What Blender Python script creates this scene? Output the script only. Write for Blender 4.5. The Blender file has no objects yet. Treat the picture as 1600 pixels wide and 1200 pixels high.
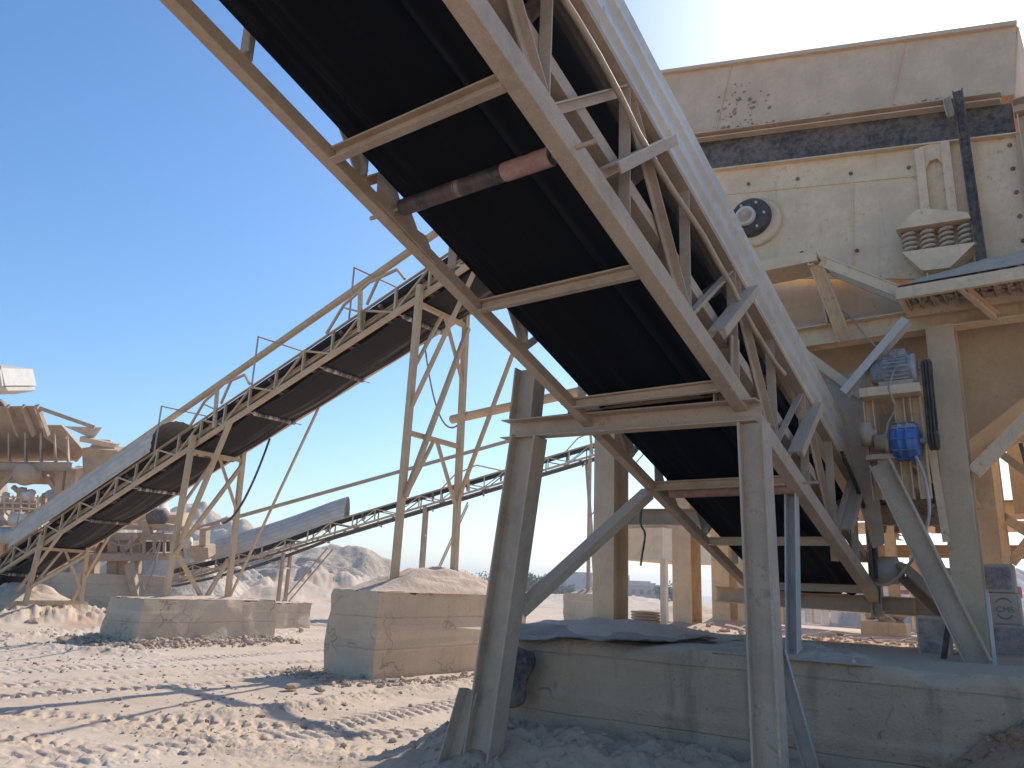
import bpy, math, random
import numpy as np
from mathutils import Vector, Matrix, noise as mn
random.seed(7)
SC = bpy.context.scene
COL = SC.collection
R = math.radians
# ------------------------------------------------------------------ frame
AZ = R(36.5)
UU = Vector((math.cos(AZ), -math.sin(AZ), 0)); VV = Vector((math.sin(AZ), math.cos(AZ), 0)); ZZ = Vector((0, 0, 1))
EYE = Vector((0, 0, 1.6)); FPX = 1197.0; PITCH = R(14.84); ROLL = R(-2.4)
_F = Vector((0, math.cos(PITCH), math.sin(PITCH))); _U = Vector((0, -math.sin(PITCH), math.cos(PITCH))); _R = Vector((1, 0, 0))
CR = _R*math.cos(ROLL) - _U*math.sin(ROLL); CU = _R*math.sin(ROLL) + _U*math.cos(ROLL)
def P(u, v, z): return UU*u + VV*v + ZZ*z
def UV(p): return (p.dot(UU), p.dot(VV))
def ray(x, y): return _F*FPX + CR*(x-800) - CU*(y-600)
def at(x, y, d): return EYE + ray(x, y)*(d/FPX)
def atz(x, y, z): r = ray(x, y); return EYE + r*((z-1.6)/r.z)
def atv(x, y, v): r = ray(x, y); return EYE + r*(v/r.dot(VV))
def atu(x, y, u): r = ray(x, y); return EYE + r*(u/r.dot(UU))
# ------------------------------------------------------------------ objects
def tag(o, label=None, cat=None, group=None, kind=None):
    if label: o['label'] = label
    if cat: o['category'] = cat
    if group: o['group'] = group
    if kind: o['kind'] = kind
    return o
def empty(name, loc, label=None, cat=None, group=None):
    o = bpy.data.objects.new(name, None); COL.objects.link(o); o.location = loc
    o.empty_display_size = .2
    return tag(o, label, cat, group)
def L_(w, h, t=.01): return [(-w/2, -h/2), (w/2, -h/2), (w/2, -h/2+t), (-w/2+t, -h/2+t), (-w/2+t, h/2), (-w/2, h/2)]
def B_(w, h=None):
    h = h or w; return [(-w/2, -h/2), (w/2, -h/2), (w/2, h/2), (-w/2, h/2)]
def C_(w, h, t=.012): return [(-w/2, -h/2), (w/2, -h/2), (w/2, -h/2+t), (-w/2+t, -h/2+t), (-w/2+t, h/2-t), (w/2, h/2-t), (w/2, h/2), (-w/2, h/2)]
def H_(w, h, t=.016):
    a, b = w/2, h/2
    return [(-a, -b), (a, -b), (a, -b+t), (t/2, -b+t), (t/2, b-t), (a, b-t), (a, b), (-a, b), (-a, b-t), (-t/2, b-t), (-t/2, -b+t), (-a, -b+t)]
def O_(r, n=12): return [(r*math.cos(2*math.pi*i/n), r*math.sin(2*math.pi*i/n)) for i in range(n)]
class MB:
    def __init__(s): s.v = []; s.f = []; s.smooth = []
    def add(s, vs, fs, sm=False):
        o = len(s.v); s.v += [tuple(p) for p in vs]; s.f += [tuple(i+o for i in f) for f in fs]; s.smooth += [sm]*len(fs); return s
    def beam(s, p0, p1, prof, up=ZZ, sm=False, caps=True, seg=1, wob=0):
        p0 = Vector(p0); p1 = Vector(p1); d = (p1-p0).normalized(); up = Vector(up)
        if abs(d.dot(up.normalized())) > .98: up = VV if abs(d.dot(VV)) < .9 else UU
        x = d.cross(up).normalized(); y = x.cross(d).normalized()
        n = len(prof); vs = []
        for k in range(seg+1):
            c = p0.lerp(p1, k/seg)
            if wob and 0 < k < seg: c = c + Vector((random.uniform(-wob, wob) for _ in range(3)))
            vs += [c + x*a + y*b for a, b in prof]
        fs = []
        for k in range(seg):
            for i in range(n):
                j = (i+1) % n; fs.append((k*n+i, k*n+j, (k+1)*n+j, (k+1)*n+i))
        s.add(vs, fs, sm)
        if caps: s.add(vs[:n][::-1], [tuple(range(n))]); s.add(vs[-n:], [tuple(range(n))])
        return s
    def pipe(s, p0, p1, r, n=14): return s.beam(p0, p1, O_(r, n), sm=True)
    def tube(s, pts, r, n=8):
        pts = [Vector(p) for p in pts]; vs = []; fs = []; up = Vector((.3, .2, .93))
        for i, p in enumerate(pts):
            d = (pts[min(i+1, len(pts)-1)] - pts[max(i-1, 0)]).normalized()
            x = d.cross(up).normalized(); y = x.cross(d)
            vs += [p + x*(r*math.cos(2*math.pi*k/n)) + y*(r*math.sin(2*math.pi*k/n)) for k in range(n)]
        for i in range(len(pts)-1):
            for k in range(n): fs.append((i*n+k, i*n+(k+1) % n, (i+1)*n+(k+1) % n, (i+1)*n+k))
        return s.add(vs, fs, True)
    def lathe(s, c, ax, prof, n=28, sm=True):
        ax = Vector(ax).normalized(); x = ax.cross(ZZ if abs(ax.z) < .9 else UU).normalized(); y = ax.cross(x); vs = []; fs = []
        for (a, r) in prof: vs += [Vector(c)+ax*a+x*(r*math.cos(2*math.pi*k/n))+y*(r*math.sin(2*math.pi*k/n)) for k in range(n)]
        for i in range(len(prof)-1):
            for k in range(n): fs.append((i*n+k, i*n+(k+1) % n, (i+1)*n+(k+1) % n, (i+1)*n+k))
        return s.add(vs, fs, sm)
    def hexa(s, b, t):
        return s.add(list(b)+list(t), [(3, 2, 1, 0), (4, 5, 6, 7), (0, 1, 5, 4), (1, 2, 6, 5), (2, 3, 7, 6), (3, 0, 4, 7)])
    def box(s, u0, u1, v0, v1, z0, z1):
        return s.hexa([P(u0, v0, z0), P(u1, v0, z0), P(u1, v1, z0), P(u0, v1, z0)], [P(u0, v0, z1), P(u1, v0, z1), P(u1, v1, z1), P(u0, v1, z1)])
    def slab(s, pts, off):
        """thick plate from a planar outline"""
        off = Vector(off); n = len(pts); pts = [Vector(p) for p in pts]
        s.add(pts + [p+off for p in pts], [tuple(range(n))[::-1], tuple(range(n, 2*n))] + [(i, (i+1) % n, n+(i+1) % n, n+i) for i in range(n)]); return s
    def grid(s, fn, nu, nv, sm=True):
        vs = [fn(i/nu, j/nv) for j in range(nv+1) for i in range(nu+1)]
        fs = [(j*(nu+1)+i, j*(nu+1)+i+1, (j+1)*(nu+1)+i+1, (j+1)*(nu+1)+i) for j in range(nv) for i in range(nu)]
        return s.add(vs, fs, sm)
    def build(s, name, mat, parent=None, bevel=0, fix=True):
        me = bpy.data.meshes.new(name); me.from_pydata(s.v, [], s.f); me.update()
        me.polygons.foreach_set('use_smooth', s.smooth)
        if fix:
            import bmesh
            bm = bmesh.new(); bm.from_mesh(me); bmesh.ops.recalc_face_normals(bm, faces=bm.faces); bm.to_mesh(me); bm.free()
        if mat: me.materials.append(mat)
        o = bpy.data.objects.new(name, me); COL.objects.link(o)
        if parent is not None:
            o.parent = parent; o.matrix_parent_inverse = Matrix.Identity(4)
            # parent origin: shift mesh so it stays in place
            off = world_loc(parent)
            me.transform(Matrix.Translation(-off))
        else:
            n = len(s.v); c = sum((Vector(p) for p in s.v), Vector())/n; zc = min(p[2] for p in s.v)
            c = Vector((c.x, c.y, zc)); me.transform(Matrix.Translation(-c)); o.location = c
        if bevel:
            m = o.modifiers.new('b', 'BEVEL'); m.width = bevel; m.segments = 2; m.limit_method = 'ANGLE'; m.harden_normals = False
        return o
def world_loc(o):
    l = Vector((0, 0, 0))
    while o is not None: l += o.location; o = o.parent
    return l
def copy_tree(o, parent=None):
    c = o.copy(); COL.objects.link(c); c.parent = parent
    for ch in [q for q in bpy.data.objects if q.parent == o]: copy_tree(ch, c)
    return c
def fb(x, y, z=0, o=4, s=1.0):
    return mn.fractal(Vector((x*s, y*s, z*s)), 1.0, 2.1, o)
# ------------------------------------------------------------------ materials
def nodes(name):
    m = bpy.data.materials.new(name); m.use_nodes = True; nt = m.node_tree; nt.nodes.clear()
    out = nt.nodes.new('ShaderNodeOutputMaterial'); b = nt.nodes.new('ShaderNodeBsdfPrincipled'); nt.links.new(b.outputs[0], out.inputs[0])
    return m, nt, b
class N:
    def __init__(s, nt): s.nt = nt
    def n(s, t, **k):
        q = s.nt.nodes.new(t)
        for a, b in k.items(): setattr(q, a, b)
        return q
    def l(s, a, b): s.nt.links.new(a, b)
    def noise(s, co, scale, det=6, rough=.6, dim='3D'):
        q = s.n('ShaderNodeTexNoise'); q.inputs['Scale'].default_value = scale; q.inputs['Detail'].default_value = min(det, 5); q.inputs['Roughness'].default_value = rough
        if co is not None: s.l(co, q.inputs['Vector'])
        return q.outputs['Fac']
    def ramp(s, f, a, b, lo=0., hi=1.):
        q = s.n('ShaderNodeMapRange'); q.clamp = True
        for i, x in ((1, a), (2, b), (3, lo), (4, hi)): q.inputs[i].default_value = x
        q.interpolation_type = 'SMOOTHSTEP'; s.l(f, q.inputs[0]); return q.outputs[0]
    def math(s, op, a, b=None):
        q = s.n('ShaderNodeMath', operation=op)
        for i, x in enumerate((a, b)):
            if x is None: continue
            if isinstance(x, (int, float)): q.inputs[i].default_value = x
            else: s.l(x, q.inputs[i])
        return q.outputs[0]
    def mix(s, f, a, b, bt='MIX'):
        q = s.n('ShaderNodeMix', data_type='RGBA', blend_type=bt)
        for i, x in ((0, f), (6, a), (7, b)):
            if isinstance(x, (int, float)): q.inputs[i].default_value = x
            elif isinstance(x, tuple): q.inputs[i].default_value = (*x, 1) if len(x) == 3 else x
            else: s.l(x, q.inputs[i])
        return q.outputs[2]
    def bump(s, h, st, dist, b, prev=None):
        q = s.n('ShaderNodeBump'); q.inputs['Strength'].default_value = st; q.inputs['Distance'].default_value = dist
        s.l(h, q.inputs['Height'])
        if prev is not None: s.l(prev, q.inputs['Normal'])
        if b is not None: s.l(q.outputs[0], b.inputs['Normal'])
        return q.outputs[0]
    def pos(s, scale=(1, 1, 1), rot=0):
        g = s.n('ShaderNodeNewGeometry'); m = s.n('ShaderNodeMapping'); m.inputs['Scale'].default_value = scale; m.inputs['Rotation'].default_value = (0, 0, rot)
        s.l(g.outputs['Position'], m.inputs[0]); return m.outputs[0]
    def nz(s):
        g = s.n('ShaderNodeNewGeometry'); x = s.n('ShaderNodeSeparateXYZ'); s.l(g.outputs['Normal'], x.inputs[0]); return x.outputs[2]
DUST = (.64, .48, .345)
def steel(name, base, rough=.6, dust=.35, rust=.25, dustc=DUST, metal=0., up=.9, scale=1., rustc=(.16, .065, .03), streak=.25):
    """painted steel: patchy paint, rust flecks, dust everywhere and thicker on upward faces"""
    m, nt, b = nodes(name); g = N(nt); p = g.pos()
    n1 = g.noise(p, 2.2*scale, 8, .65); n2 = g.noise(p, 14*scale, 8, .7); n3 = g.noise(p, 70, 4, .6)
    st = g.noise(g.pos((9, 9, .9)), 1.6*scale, 5, .6)
    c = g.mix(g.ramp(n1, .35, .65), tuple(x*.86 for x in base), tuple(min(1, x*1.1) for x in base))
    c = g.mix(g.math('MULTIPLY', g.ramp(st, .55, .75), streak), c, tuple(x*.5 for x in base))
    rf = g.math('MULTIPLY', g.ramp(n2, .62-.12*rust, .72-.08*rust), g.ramp(n1, .42, .6))
    c = g.mix(g.math('MULTIPLY', rf, min(1, rust*2.2)), c, rustc)
    df = g.math('MULTIPLY', g.ramp(g.math('ADD', n2, g.math('MULTIPLY', n1, .6)), .55, 1.0), dust)
    upf = g.math('MULTIPLY', g.ramp(g.nz(), .25, .8), up)
    df = g.math('MAXIMUM', df, g.math('MULTIPLY', upf, g.ramp(n2, .2, .45)))
    c = g.mix(df, c, g.mix(g.ramp(n3, .3, .7), tuple(x*.84 for x in dustc), tuple(min(1, x*1.1) for x in dustc)))
    sp = g.math('MULTIPLY', g.ramp(g.noise(p, 38*scale, 5, .7), .60, .68), g.ramp(n1, .40, .62)); c = g.mix(g.math('MULTIPLY', sp, .25+.5*rust), c, tuple(x*.35 for x in base))
    g.l(c, b.inputs['Base Color']); b.inputs['Metallic'].default_value = metal
    r = g.ramp(df, 0, 1, rough, .95); g.l(r, b.inputs['Roughness'])
    h = g.math('ADD', g.math('MULTIPLY', n2, .6), g.math('MULTIPLY', n3, .5))
    g.bump(h, .5, .008, b)
    return m
def earth(name, c1, c2, c3, s=1., bump=.06, red=None, fine=True):
    m, nt, b = nodes(name); g = N(nt); p = g.pos()
    n1 = g.noise(p, .35*s, 8, .6); n2 = g.noise(p, 2.5*s, 10, .65); n3 = g.noise(p, 18*s, 8, .7)
    c = g.mix(g.ramp(n1, .35, .65), c1, c2); c = g.mix(g.math('MULTIPLY', g.ramp(n2, .45, .7), .7), c, c3)
    if red: c = g.mix(g.math('MULTIPLY', g.ramp(g.noise(p, .22*s, 4, .5), .56, .66), .65), c, red)
    c = g.mix(g.math('MULTIPLY', g.ramp(n3, .55, .75), .25), c, tuple(x*.6 for x in c1))
    g.l(c, b.inputs['Base Color']); b.inputs['Roughness'].default_value = .95
    try: b.inputs['Specular IOR Level'].default_value = .15
    except Exception: pass
    h = g.math('ADD', g.math('MULTIPLY', n2, 1.0), g.math('MULTIPLY', n3, .35))
    if fine:
        vr = g.n('ShaderNodeTexVoronoi'); vr.inputs['Scale'].default_value = 9*s; g.l(p, vr.inputs['Vector'])
        h = g.math('ADD', h, g.math('MULTIPLY', g.math('MULTIPLY', g.ramp(vr.outputs['Distance'], 0, .35, 1, 0), .35), g.ramp(n2, .48, .62)))
    g.bump(h, .8, bump, b)
    return m
def concrete(name, base, dark, stain=.4, red=0., s=1.):
    m, nt, b = nodes(name); g = N(nt); p = g.pos()
    n1 = g.noise(p, .9*s, 8, .6); n2 = g.noise(p, 6*s, 10, .7); n3 = g.noise(p, 45, 6, .7)
    st = g.noise(g.pos((3.5, 3.5, .5)), 1.3*s, 6, .65); ly = g.noise(g.pos((.25, .25, 5)), 1.2*s, 4, .5)
    c = g.mix(g.ramp(n1, .3, .7), base, tuple(x*.82 for x in base))
    c = g.mix(g.math('MULTIPLY', g.ramp(st, .5, .72), stain), c, dark)
    c = g.mix(g.math('MULTIPLY', g.ramp(ly, .55, .68), .35), c, tuple(min(1, x*1.2) for x in base))
    c = g.mix(g.math('MULTIPLY', g.ramp(n2, .58, .75), .45), c, tuple(x*.6 for x in dark))
    if red: c = g.mix(g.math('MULTIPLY', g.ramp(g.noise(p, .7, 4, .5), .54, .64), red), c, (.25, .11, .07))
    c = g.mix(g.math('MULTIPLY', g.ramp(g.nz(), .4, .8), .9), c, DUST)
    g.l(c, b.inputs['Base Color']); b.inputs['Roughness'].default_value = .92
    h = g.math('ADD', g.math('MULTIPLY', n2, 1.2), g.math('ADD', g.math('MULTIPLY', n3, .5), g.math('MULTIPLY', ly, .7)))
    vo = g.n('ShaderNodeTexVoronoi', feature='DISTANCE_TO_EDGE'); vo.inputs['Scale'].default_value = .9
    wv = g.n('ShaderNodeVectorMath', operation='ADD'); nz_ = g.n('ShaderNodeTexNoise'); nz_.inputs['Scale'].default_value = 2.5; g.l(p, nz_.inputs['Vector']); g.l(nz_.outputs['Color'], wv.inputs[0]); g.l(p, wv.inputs[1]); g.l(wv.outputs[0], vo.inputs['Vector'])
    cr = g.math('MULTIPLY', g.ramp(vo.outputs['Distance'], .0, .010, 1, 0), g.ramp(n1, .5, .6)); h = g.math('SUBTRACT', h, cr)
    sz = g.n('ShaderNodeSeparateXYZ'); g.l(p, sz.inputs[0]); pj = g.math('PINGPONG', g.math('ADD', sz.outputs[2], g.math('MULTIPLY', n1, .05)), .26); jl = g.ramp(pj, 0, .012, 1, 0); h = g.math('SUBTRACT', h, g.math('MULTIPLY', jl, .35))
    ph_ = g.ramp(g.noise(p, 30, 2, .5), .68, .74); h = g.math('SUBTRACT', h, g.math('MULTIPLY', ph_, .5))
    g.bump(h, .9, .04, b)
    return m
def plain(name, c, rough=.6, metal=0., var=.2, dust=.2, up=.6): return steel(name, c, rough, dust, .0, metal=metal, up=up, streak=var)
M = {}
M['beige'] = steel('dusty_beige_steel', (.50, .365, .25), dust=.65, rust=.35, up=.95)
M['leg'] = steel('scuffed_grey_steel', (.48, .37, .265), dust=.55, rust=.35, up=.95, rustc=(.2, .13, .09))
M['rustleg'] = steel('pitted_steel', (.52, .40, .29), dust=.55, rust=.9, up=.95, rustc=(.21, .13, .10))
M['pale'] = steel('pale_painted_steel', (.50, .48, .46), dust=.3, rust=.1, up=.9)
M['tan'] = steel('sand_yellow_steel', (.60, .42, .23), dust=.45, rust=.12, up=.9, dustc=(.60, .46, .33))
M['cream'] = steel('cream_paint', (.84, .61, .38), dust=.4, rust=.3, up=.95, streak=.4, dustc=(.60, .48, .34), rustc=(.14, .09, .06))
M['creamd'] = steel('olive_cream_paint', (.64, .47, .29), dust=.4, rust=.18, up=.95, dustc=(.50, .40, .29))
M['hood'] = steel('tan_hood_paint', (.72, .50, .31), dust=.5, rust=.14, up=.95, dustc=(.60, .46, .34), rustc=(.10, .06, .05))
M['plant'] = steel('brown_dusty_steel', (.46, .31, .19), dust=.6, rust=.15, up=.95, dustc=(.56, .42, .30))
M['zinc'] = steel('galvanised_sheet', (.70, .66, .59), rough=.5, dust=.3, rust=.08, metal=.3, up=.5, dustc=(.55, .52, .48), streak=.3)
M['zincfar'] = steel('grey_corrugated_sheet', (.56, .52, .46), rough=.5, dust=.35, rust=.05, metal=.2, up=.25)
M['black'] = plain('black_rubber', (.025, .025, .027), .6, dust=.12, up=.4)
M['skirt'] = plain('dusty_black_rubber', (.025, .026, .032), .65, dust=.28, up=.5)
M['blue'] = steel('blue_enamel', (.012, .13, .42), rough=.35, dust=.12, rust=.1, up=.75)
M['bluedust'] = steel('dusty_blue_enamel', (.22, .25, .29), rough=.5, dust=.75, rust=.05, up=.95, dustc=(.60, .55, .50))
M['roller'] = steel('worn_roller', (.12, .075, .055), rough=.45, dust=.35, rust=.6, up=.4)
M['rollerred'] = steel('red_roller', (.36, .16, .14), rough=.5, dust=.5, rust=.2, up=.4)
M['concrete'] = concrete('block_concrete', (.70, .55, .39), (.52, .40, .28), .3)
M['plinth'] = concrete('plinth_concrete', (.58, .425, .29), (.36, .26, .18), .8, red=.0)
M['dust'] = earth('quarry_dust', (.60, .455, .335), (.66, .51, .39), (.54, .41, .30), 3, .04)
M['soil'] = earth('dark_clods', (.54, .41, .30), (.60, .47, .36), (.44, .32, .23), 3, .08)
M['clay'] = earth('red_clay', (.42, .25, .16), (.48, .33, .23), (.32, .18, .11), 3, .08)
M['hill'] = earth('spoil_rock', (.60, .46, .34), (.66, .53, .40), (.48, .37, .27), .9, .4)
M['hillwhite'] = earth('white_spoil', (.66, .57, .47), (.62, .50, .38), (.55, .44, .34), .5, .3)
M['cardboard'] = plain('dusty_carton', (.52, .44, .36), .9, dust=.5)
M['ink'] = plain('faded_ink', (.20, .18, .20), .9, dust=.3)
M['violet'] = plain('violet_print', (.24, .21, .25), .9, dust=.75)
M['sack'] = plain('woven_sack', (.52, .47, .36), .9, dust=.4)
M['redcar'] = plain('red_paint', (.35, .02, .04), .4, dust=.2)
M['white'] = plain('dusty_white_paint', (.66, .62, .56), .7, dust=.4)
M['house'] = concrete('town_render', (.44, .40, .38), (.34, .31, .30), .3)
M['brick'] = concrete('town_brick', (.42, .30, .25), (.30, .2, .17), .3)
M['chip'] = plain('bare_rust', (.20, .12, .08), .9, dust=.45)
M['dark'] = plain('dark_matte', (.05, .045, .045), .8)
M['cable'] = plain('grey_cable', (.30, .28, .26), .7, dust=.4)
M['bark'] = plain('grey_twig', (.2, .15, .11), .9)
def leafm():
    m, nt, b = nodes('dusty_scrub'); g = N(nt); p = g.pos()
    c = g.mix(g.ramp(g.noise(p, .8, 4), .35, .65), (.13, .13, .08), (.23, .21, .15)); g.l(c, b.inputs['Base Color']); b.inputs['Roughness'].default_value = .9
    return m
M['leaf'] = leafm()
def beltm(name, rot, center, halfw, base=(.012, .012, .014), c2=(.05, .047, .045)):
    """rubber belt with dusty lengthwise wear lines; 'lateral' axis given by rot"""
    m, nt, b = nodes(name); g = N(nt)
    p = g.pos((1, 1, 1), 0); m_ = g.n('ShaderNodeVectorRotate'); m_.rotation_type = 'Z_AXIS'; m_.inputs['Angle'].default_value = rot; g.l(p, m_.inputs['Vector'])
    mp = g.n('ShaderNodeMapping'); mp.inputs['Scale'].default_value = (1, .02, .02); g.l(m_.outputs[0], mp.inputs[0])
    n1 = g.noise(mp.outputs[0], 9, 6, .7); n2 = g.noise(mp.outputs[0], 2.2, 3, .5); n3 = g.noise(p, 3, 6, .6)
    f = g.math('MULTIPLY', g.ramp(n1, .45, .72), g.ramp(n2, .42, .62))
    f = g.math('MULTIPLY', f, g.ramp(n3, .3, .6, .4, 1)); f = g.math('MINIMUM', g.math('MULTIPLY', f, 1.6), 1.)
    c = g.mix(f, base, c2); g.l(c, b.inputs['Base Color']); b.inputs['Roughness'].default_value = .75; b.inputs['Specular IOR Level'].default_value = .05
    g.bump(n1, .25, .01, b)
    return m
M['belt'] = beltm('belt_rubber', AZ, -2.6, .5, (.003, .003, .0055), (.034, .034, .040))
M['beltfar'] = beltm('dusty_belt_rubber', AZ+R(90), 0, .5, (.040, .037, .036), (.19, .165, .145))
def rollm(nm='banded_roller', ang=AZ, d0=(.035, .028, .026), d1=(.11, .06, .045), lt=(.34, .28, .23), th=.60):
    m, nt, b = nodes(nm); g = N(nt); q = g.n('ShaderNodeVectorRotate'); q.rotation_type = 'Z_AXIS'; q.inputs['Angle'].default_value = ang; g.l(g.pos(), q.inputs['Vector'])
    mp = g.n('ShaderNodeMapping'); mp.inputs['Scale'].default_value = (1, .03, .03); g.l(q.outputs[0], mp.inputs[0]); n1 = g.noise(mp.outputs[0], 8, 6, .7); n2 = g.noise(g.pos(), 25, 6, .7)
    c = g.mix(g.ramp(n1, .4, .6), d0, d1); c = g.mix(g.ramp(n1, th, th+.06), c, lt); c = g.mix(g.math('MULTIPLY', g.ramp(n2, .5, .7), .4), c, (.2, .15, .12)); g.l(c, b.inputs['Base Color']); b.inputs['Roughness'].default_value = .45; g.bump(n2, .3, .004, b); return m
M['rollband'] = rollm()
M['rollband2'] = rollm('pale_banded_roller', AZ+R(90), (.08, .06, .05), (.22, .17, .13), (.62, .55, .46), .52)
# ------------------------------------------------------------------ ground
def vnoise(x, y, seed=0):
    xi = np.floor(x).astype(np.int64); yi = np.floor(y).astype(np.int64); xf = x-xi; yf = y-yi
    def h(a, b):
        k = (a*374761393 + b*668265263 + seed*1442695041) & 0xffffffff
        k = ((k ^ (k >> 13))*1274126177) & 0xffffffff
        return ((k ^ (k >> 16)) & 0xffff)/65535.0
    sx = xf*xf*(3-2*xf); sy = yf*yf*(3-2*yf)
    return (h(xi, yi)*(1-sx)+h(xi+1, yi)*sx)*(1-sy) + (h(xi, yi+1)*(1-sx)+h(xi+1, yi+1)*sx)*sy
def fbn(x, y, o, seed=0, gain=.5):
    t = np.zeros_like(x); a = 1; s = 0
    for i in range(o):
        t += a*(vnoise(x*2**i+17*i, y*2**i-9*i, seed+i)-.5); s += a; a *= gain
    return t/s
def sst(a, b, x): t = np.clip((x-a)/(b-a), 0, 1); return t*t*(3-2*t)
TRK = []
for (a, b, w, ph) in [((-60, 1076), (430, 1047), .62, 0), ((-60, 1046), (420, 1036), .5, 1), ((250, 1162), (760, 1090), .55, 2), ((300, 1142), (740, 1208), .6, 3), ((-120, 1120), (300, 1138), .5, 4),
                      ((120, 1022), (500, 1000), .6, 5), ((-80, 1092), (420, 1068), .5, 9), ((-80, 1062), (500, 1020), .45, 10), ((-60, 1160), (260, 1205), .5, 11), ((60, 1188), (520, 1150), .5, 12), ((840, 985), (1000, 935), .9, 6), ((760, 985), (940, 932), .9, 7), ((430, 990), (520, 962), .6, 8)]:
    p, q = atz(*a, 0), atz(*b, 0); TRK.append((p.x, p.y, q.x, q.y, w, ph))
def gh(x, y):
    """ground height (numpy arrays)"""
    u = x*UU.x + y*UU.y; v = x*VV.x + y*VV.y; r = np.hypot(x, y)
    h = .10*fbn(x*.25, y*.25, 3, 3) + .05*fbn(x*1.1, y*1.1, 3, 5) + .012*fbn(x*6, y*6, 4, 8, .6)
    h *= sst(1, 6, r)*.8+.2
    cl = np.clip(fbn(x*.5, y*.5, 3, 44)*3+.05, 0, 1)
    h += (.2+cl)*.022*fbn(x*11, y*11, 4, 31, .75)
    shp = h.shape; h = h.ravel().copy(); xr = np.ravel(x); yr = np.ravel(y)
    for (ax, ay, bx, by, w, ph) in TRK:
        dx, dy = bx-ax, by-ay; L = math.hypot(dx, dy); dx /= L; dy /= L
        s = (xr-ax)*dx+(yr-ay)*dy; t = (xr-ax)*(-dy)+(yr-ay)*dx + .35*np.sin(s*.25+ph)
        k = np.nonzero((np.abs(t) < w+.3) & (s > -2) & (s < L+3))[0]
        if not len(k): continue
        s = s[k]; t = t[k]; X = xr[k]; Y = yr[k]
        ins = sst(w*.55, w*.42, np.abs(t))*sst(-2, 0, s)*sst(L+3, L, s)
        rim = np.exp(-((np.abs(t)-w*.62)/.09)**2)*sst(-2, 0, s)*sst(L+3, L, s)
        side = np.where(t > 0, .5, 0.)
        fr = (s/.18 + np.abs(t)*1.6 + side) % 1.0
        lug = sst(.0, .07, fr)*sst(.60, .52, fr)*sst(.03, .05, np.abs(t))
        fade = np.clip(.6+1.9*fbn(s*.5, t*2.+ph, 2, 70), 0, 1)
        h[k] = h[k]*(1-.7*ins) + ins*fade*(lug*.052-.04) + rim*.014*(.5+fbn(X*14, Y*14, 3, 12)*2)
    for (a, b, w, hh) in [((330, 1118), (760, 1062), .28, .08), ((330, 1160), (700, 1185), .3, .05), ((-40, 1000), (170, 985), .5, .12), ((60, 1012), (230, 1024), .4, .1)]:
        p, q = atz(*a, 0), atz(*b, 0); dx, dy = q.x-p.x, q.y-p.y; L = math.hypot(dx, dy); dx /= L; dy /= L
        s = (xr-p.x)*dx+(yr-p.y)*dy; t = (xr-p.x)*(-dy)+(yr-p.y)*dx+.25*np.sin(s*.6)+.15*np.sin(s*1.7)
        k = np.nonzero((np.abs(t) < 3*w) & (s > -.8) & (s < L+.8))[0]
        if not len(k): continue
        s = s[k]; t = t[k]
        h[k] += hh*np.exp(-(t/w)**2)*sst(-.8, .3, s)*sst(L+.8, L-.3, s)*np.clip(.8+2.2*fbn(xr[k]*5, yr[k]*5, 6, 21, .8), 0, 2.4)
    h = h.reshape(shp)
    # dirt banked against the plinth
    bank = sst(4.3, 6.3, v)*sst(-5.6, -4.9, u)*sst(10, 6, v)
    h += bank*(.40+.06*np.sin(u*1.3)+.5*fbn(x*1.6, y*1.6, 5, 90, .6))
    h += .12*sst(-1.7, -.3, u)*sst(4.4, 5.8, v)*sst(6.6, 6.3, v)*np.clip(1+1.5*fbn(x*3, y*3, 4, 55), 0, 2)*sst(-1.2, -.5, u)
    # plateau behind the plinth
    plat = sst(-7.0, -5.0, u)*sst(8.6, 9.6, v)*(1-sst(17, 26, v))
    h += plat*(1.10+.06*fbn(x*.8, y*.8, 3, 60)) 
    # mounds round column feet
    for (cu, cv, cz, cr) in [(-4.9, 8.9, .12, .6), (-4.9, 11.4, .12, .6), (-4.9, 12.9, .12, .6), (-2, 6.9, .0, .4)]:
        h += cz*np.exp(-((u-cu)**2+(v-cv)**2)/cr**2)
    # spill round blocks
    spn = np.clip(1+2*fbn(x*3, y*3, 4, 66, .65), 0, 2)
    for (cu, cv, lu, lv, cz) in [(-17.9, 11.4, 1.3, 2.6, .08), (-10.4, 11.6, 1.1, 2.9, .02), (-27, 10.9, 2.5, 2.5, .35)]:
        d = np.hypot(np.maximum(np.abs(u-cu)-lu+.4, 0), np.maximum(np.abs(v-cv)-lv+.4, 0))
        h += cz*np.exp(-(d/.6)**2)*spn
    # rough heaps in the middle distance
    hpn = np.clip(1+1.2*fbn(x*.7, y*.7, 4, 71), 0, 2)
    for (px, py, d, rr, hh) in [(470, 915, 58, 6, 1.4), (560, 920, 62, 6, 1.3), (420, 925, 48, 3, .9), (1100, 940, 45, 5, .8), (1200, 938, 50, 5, .8), (980, 932, 90, 8, 1.), (880, 930, 110, 9, .8)]:
        c = at(px, py, d); h += hh*np.exp(-((x-c.x)**2+(y-c.y)**2)/rr**2)*hpn
    h += sst(60, 220, r)*1.0*fbn(x*.03, y*.03, 4, 77)
    return h
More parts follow.
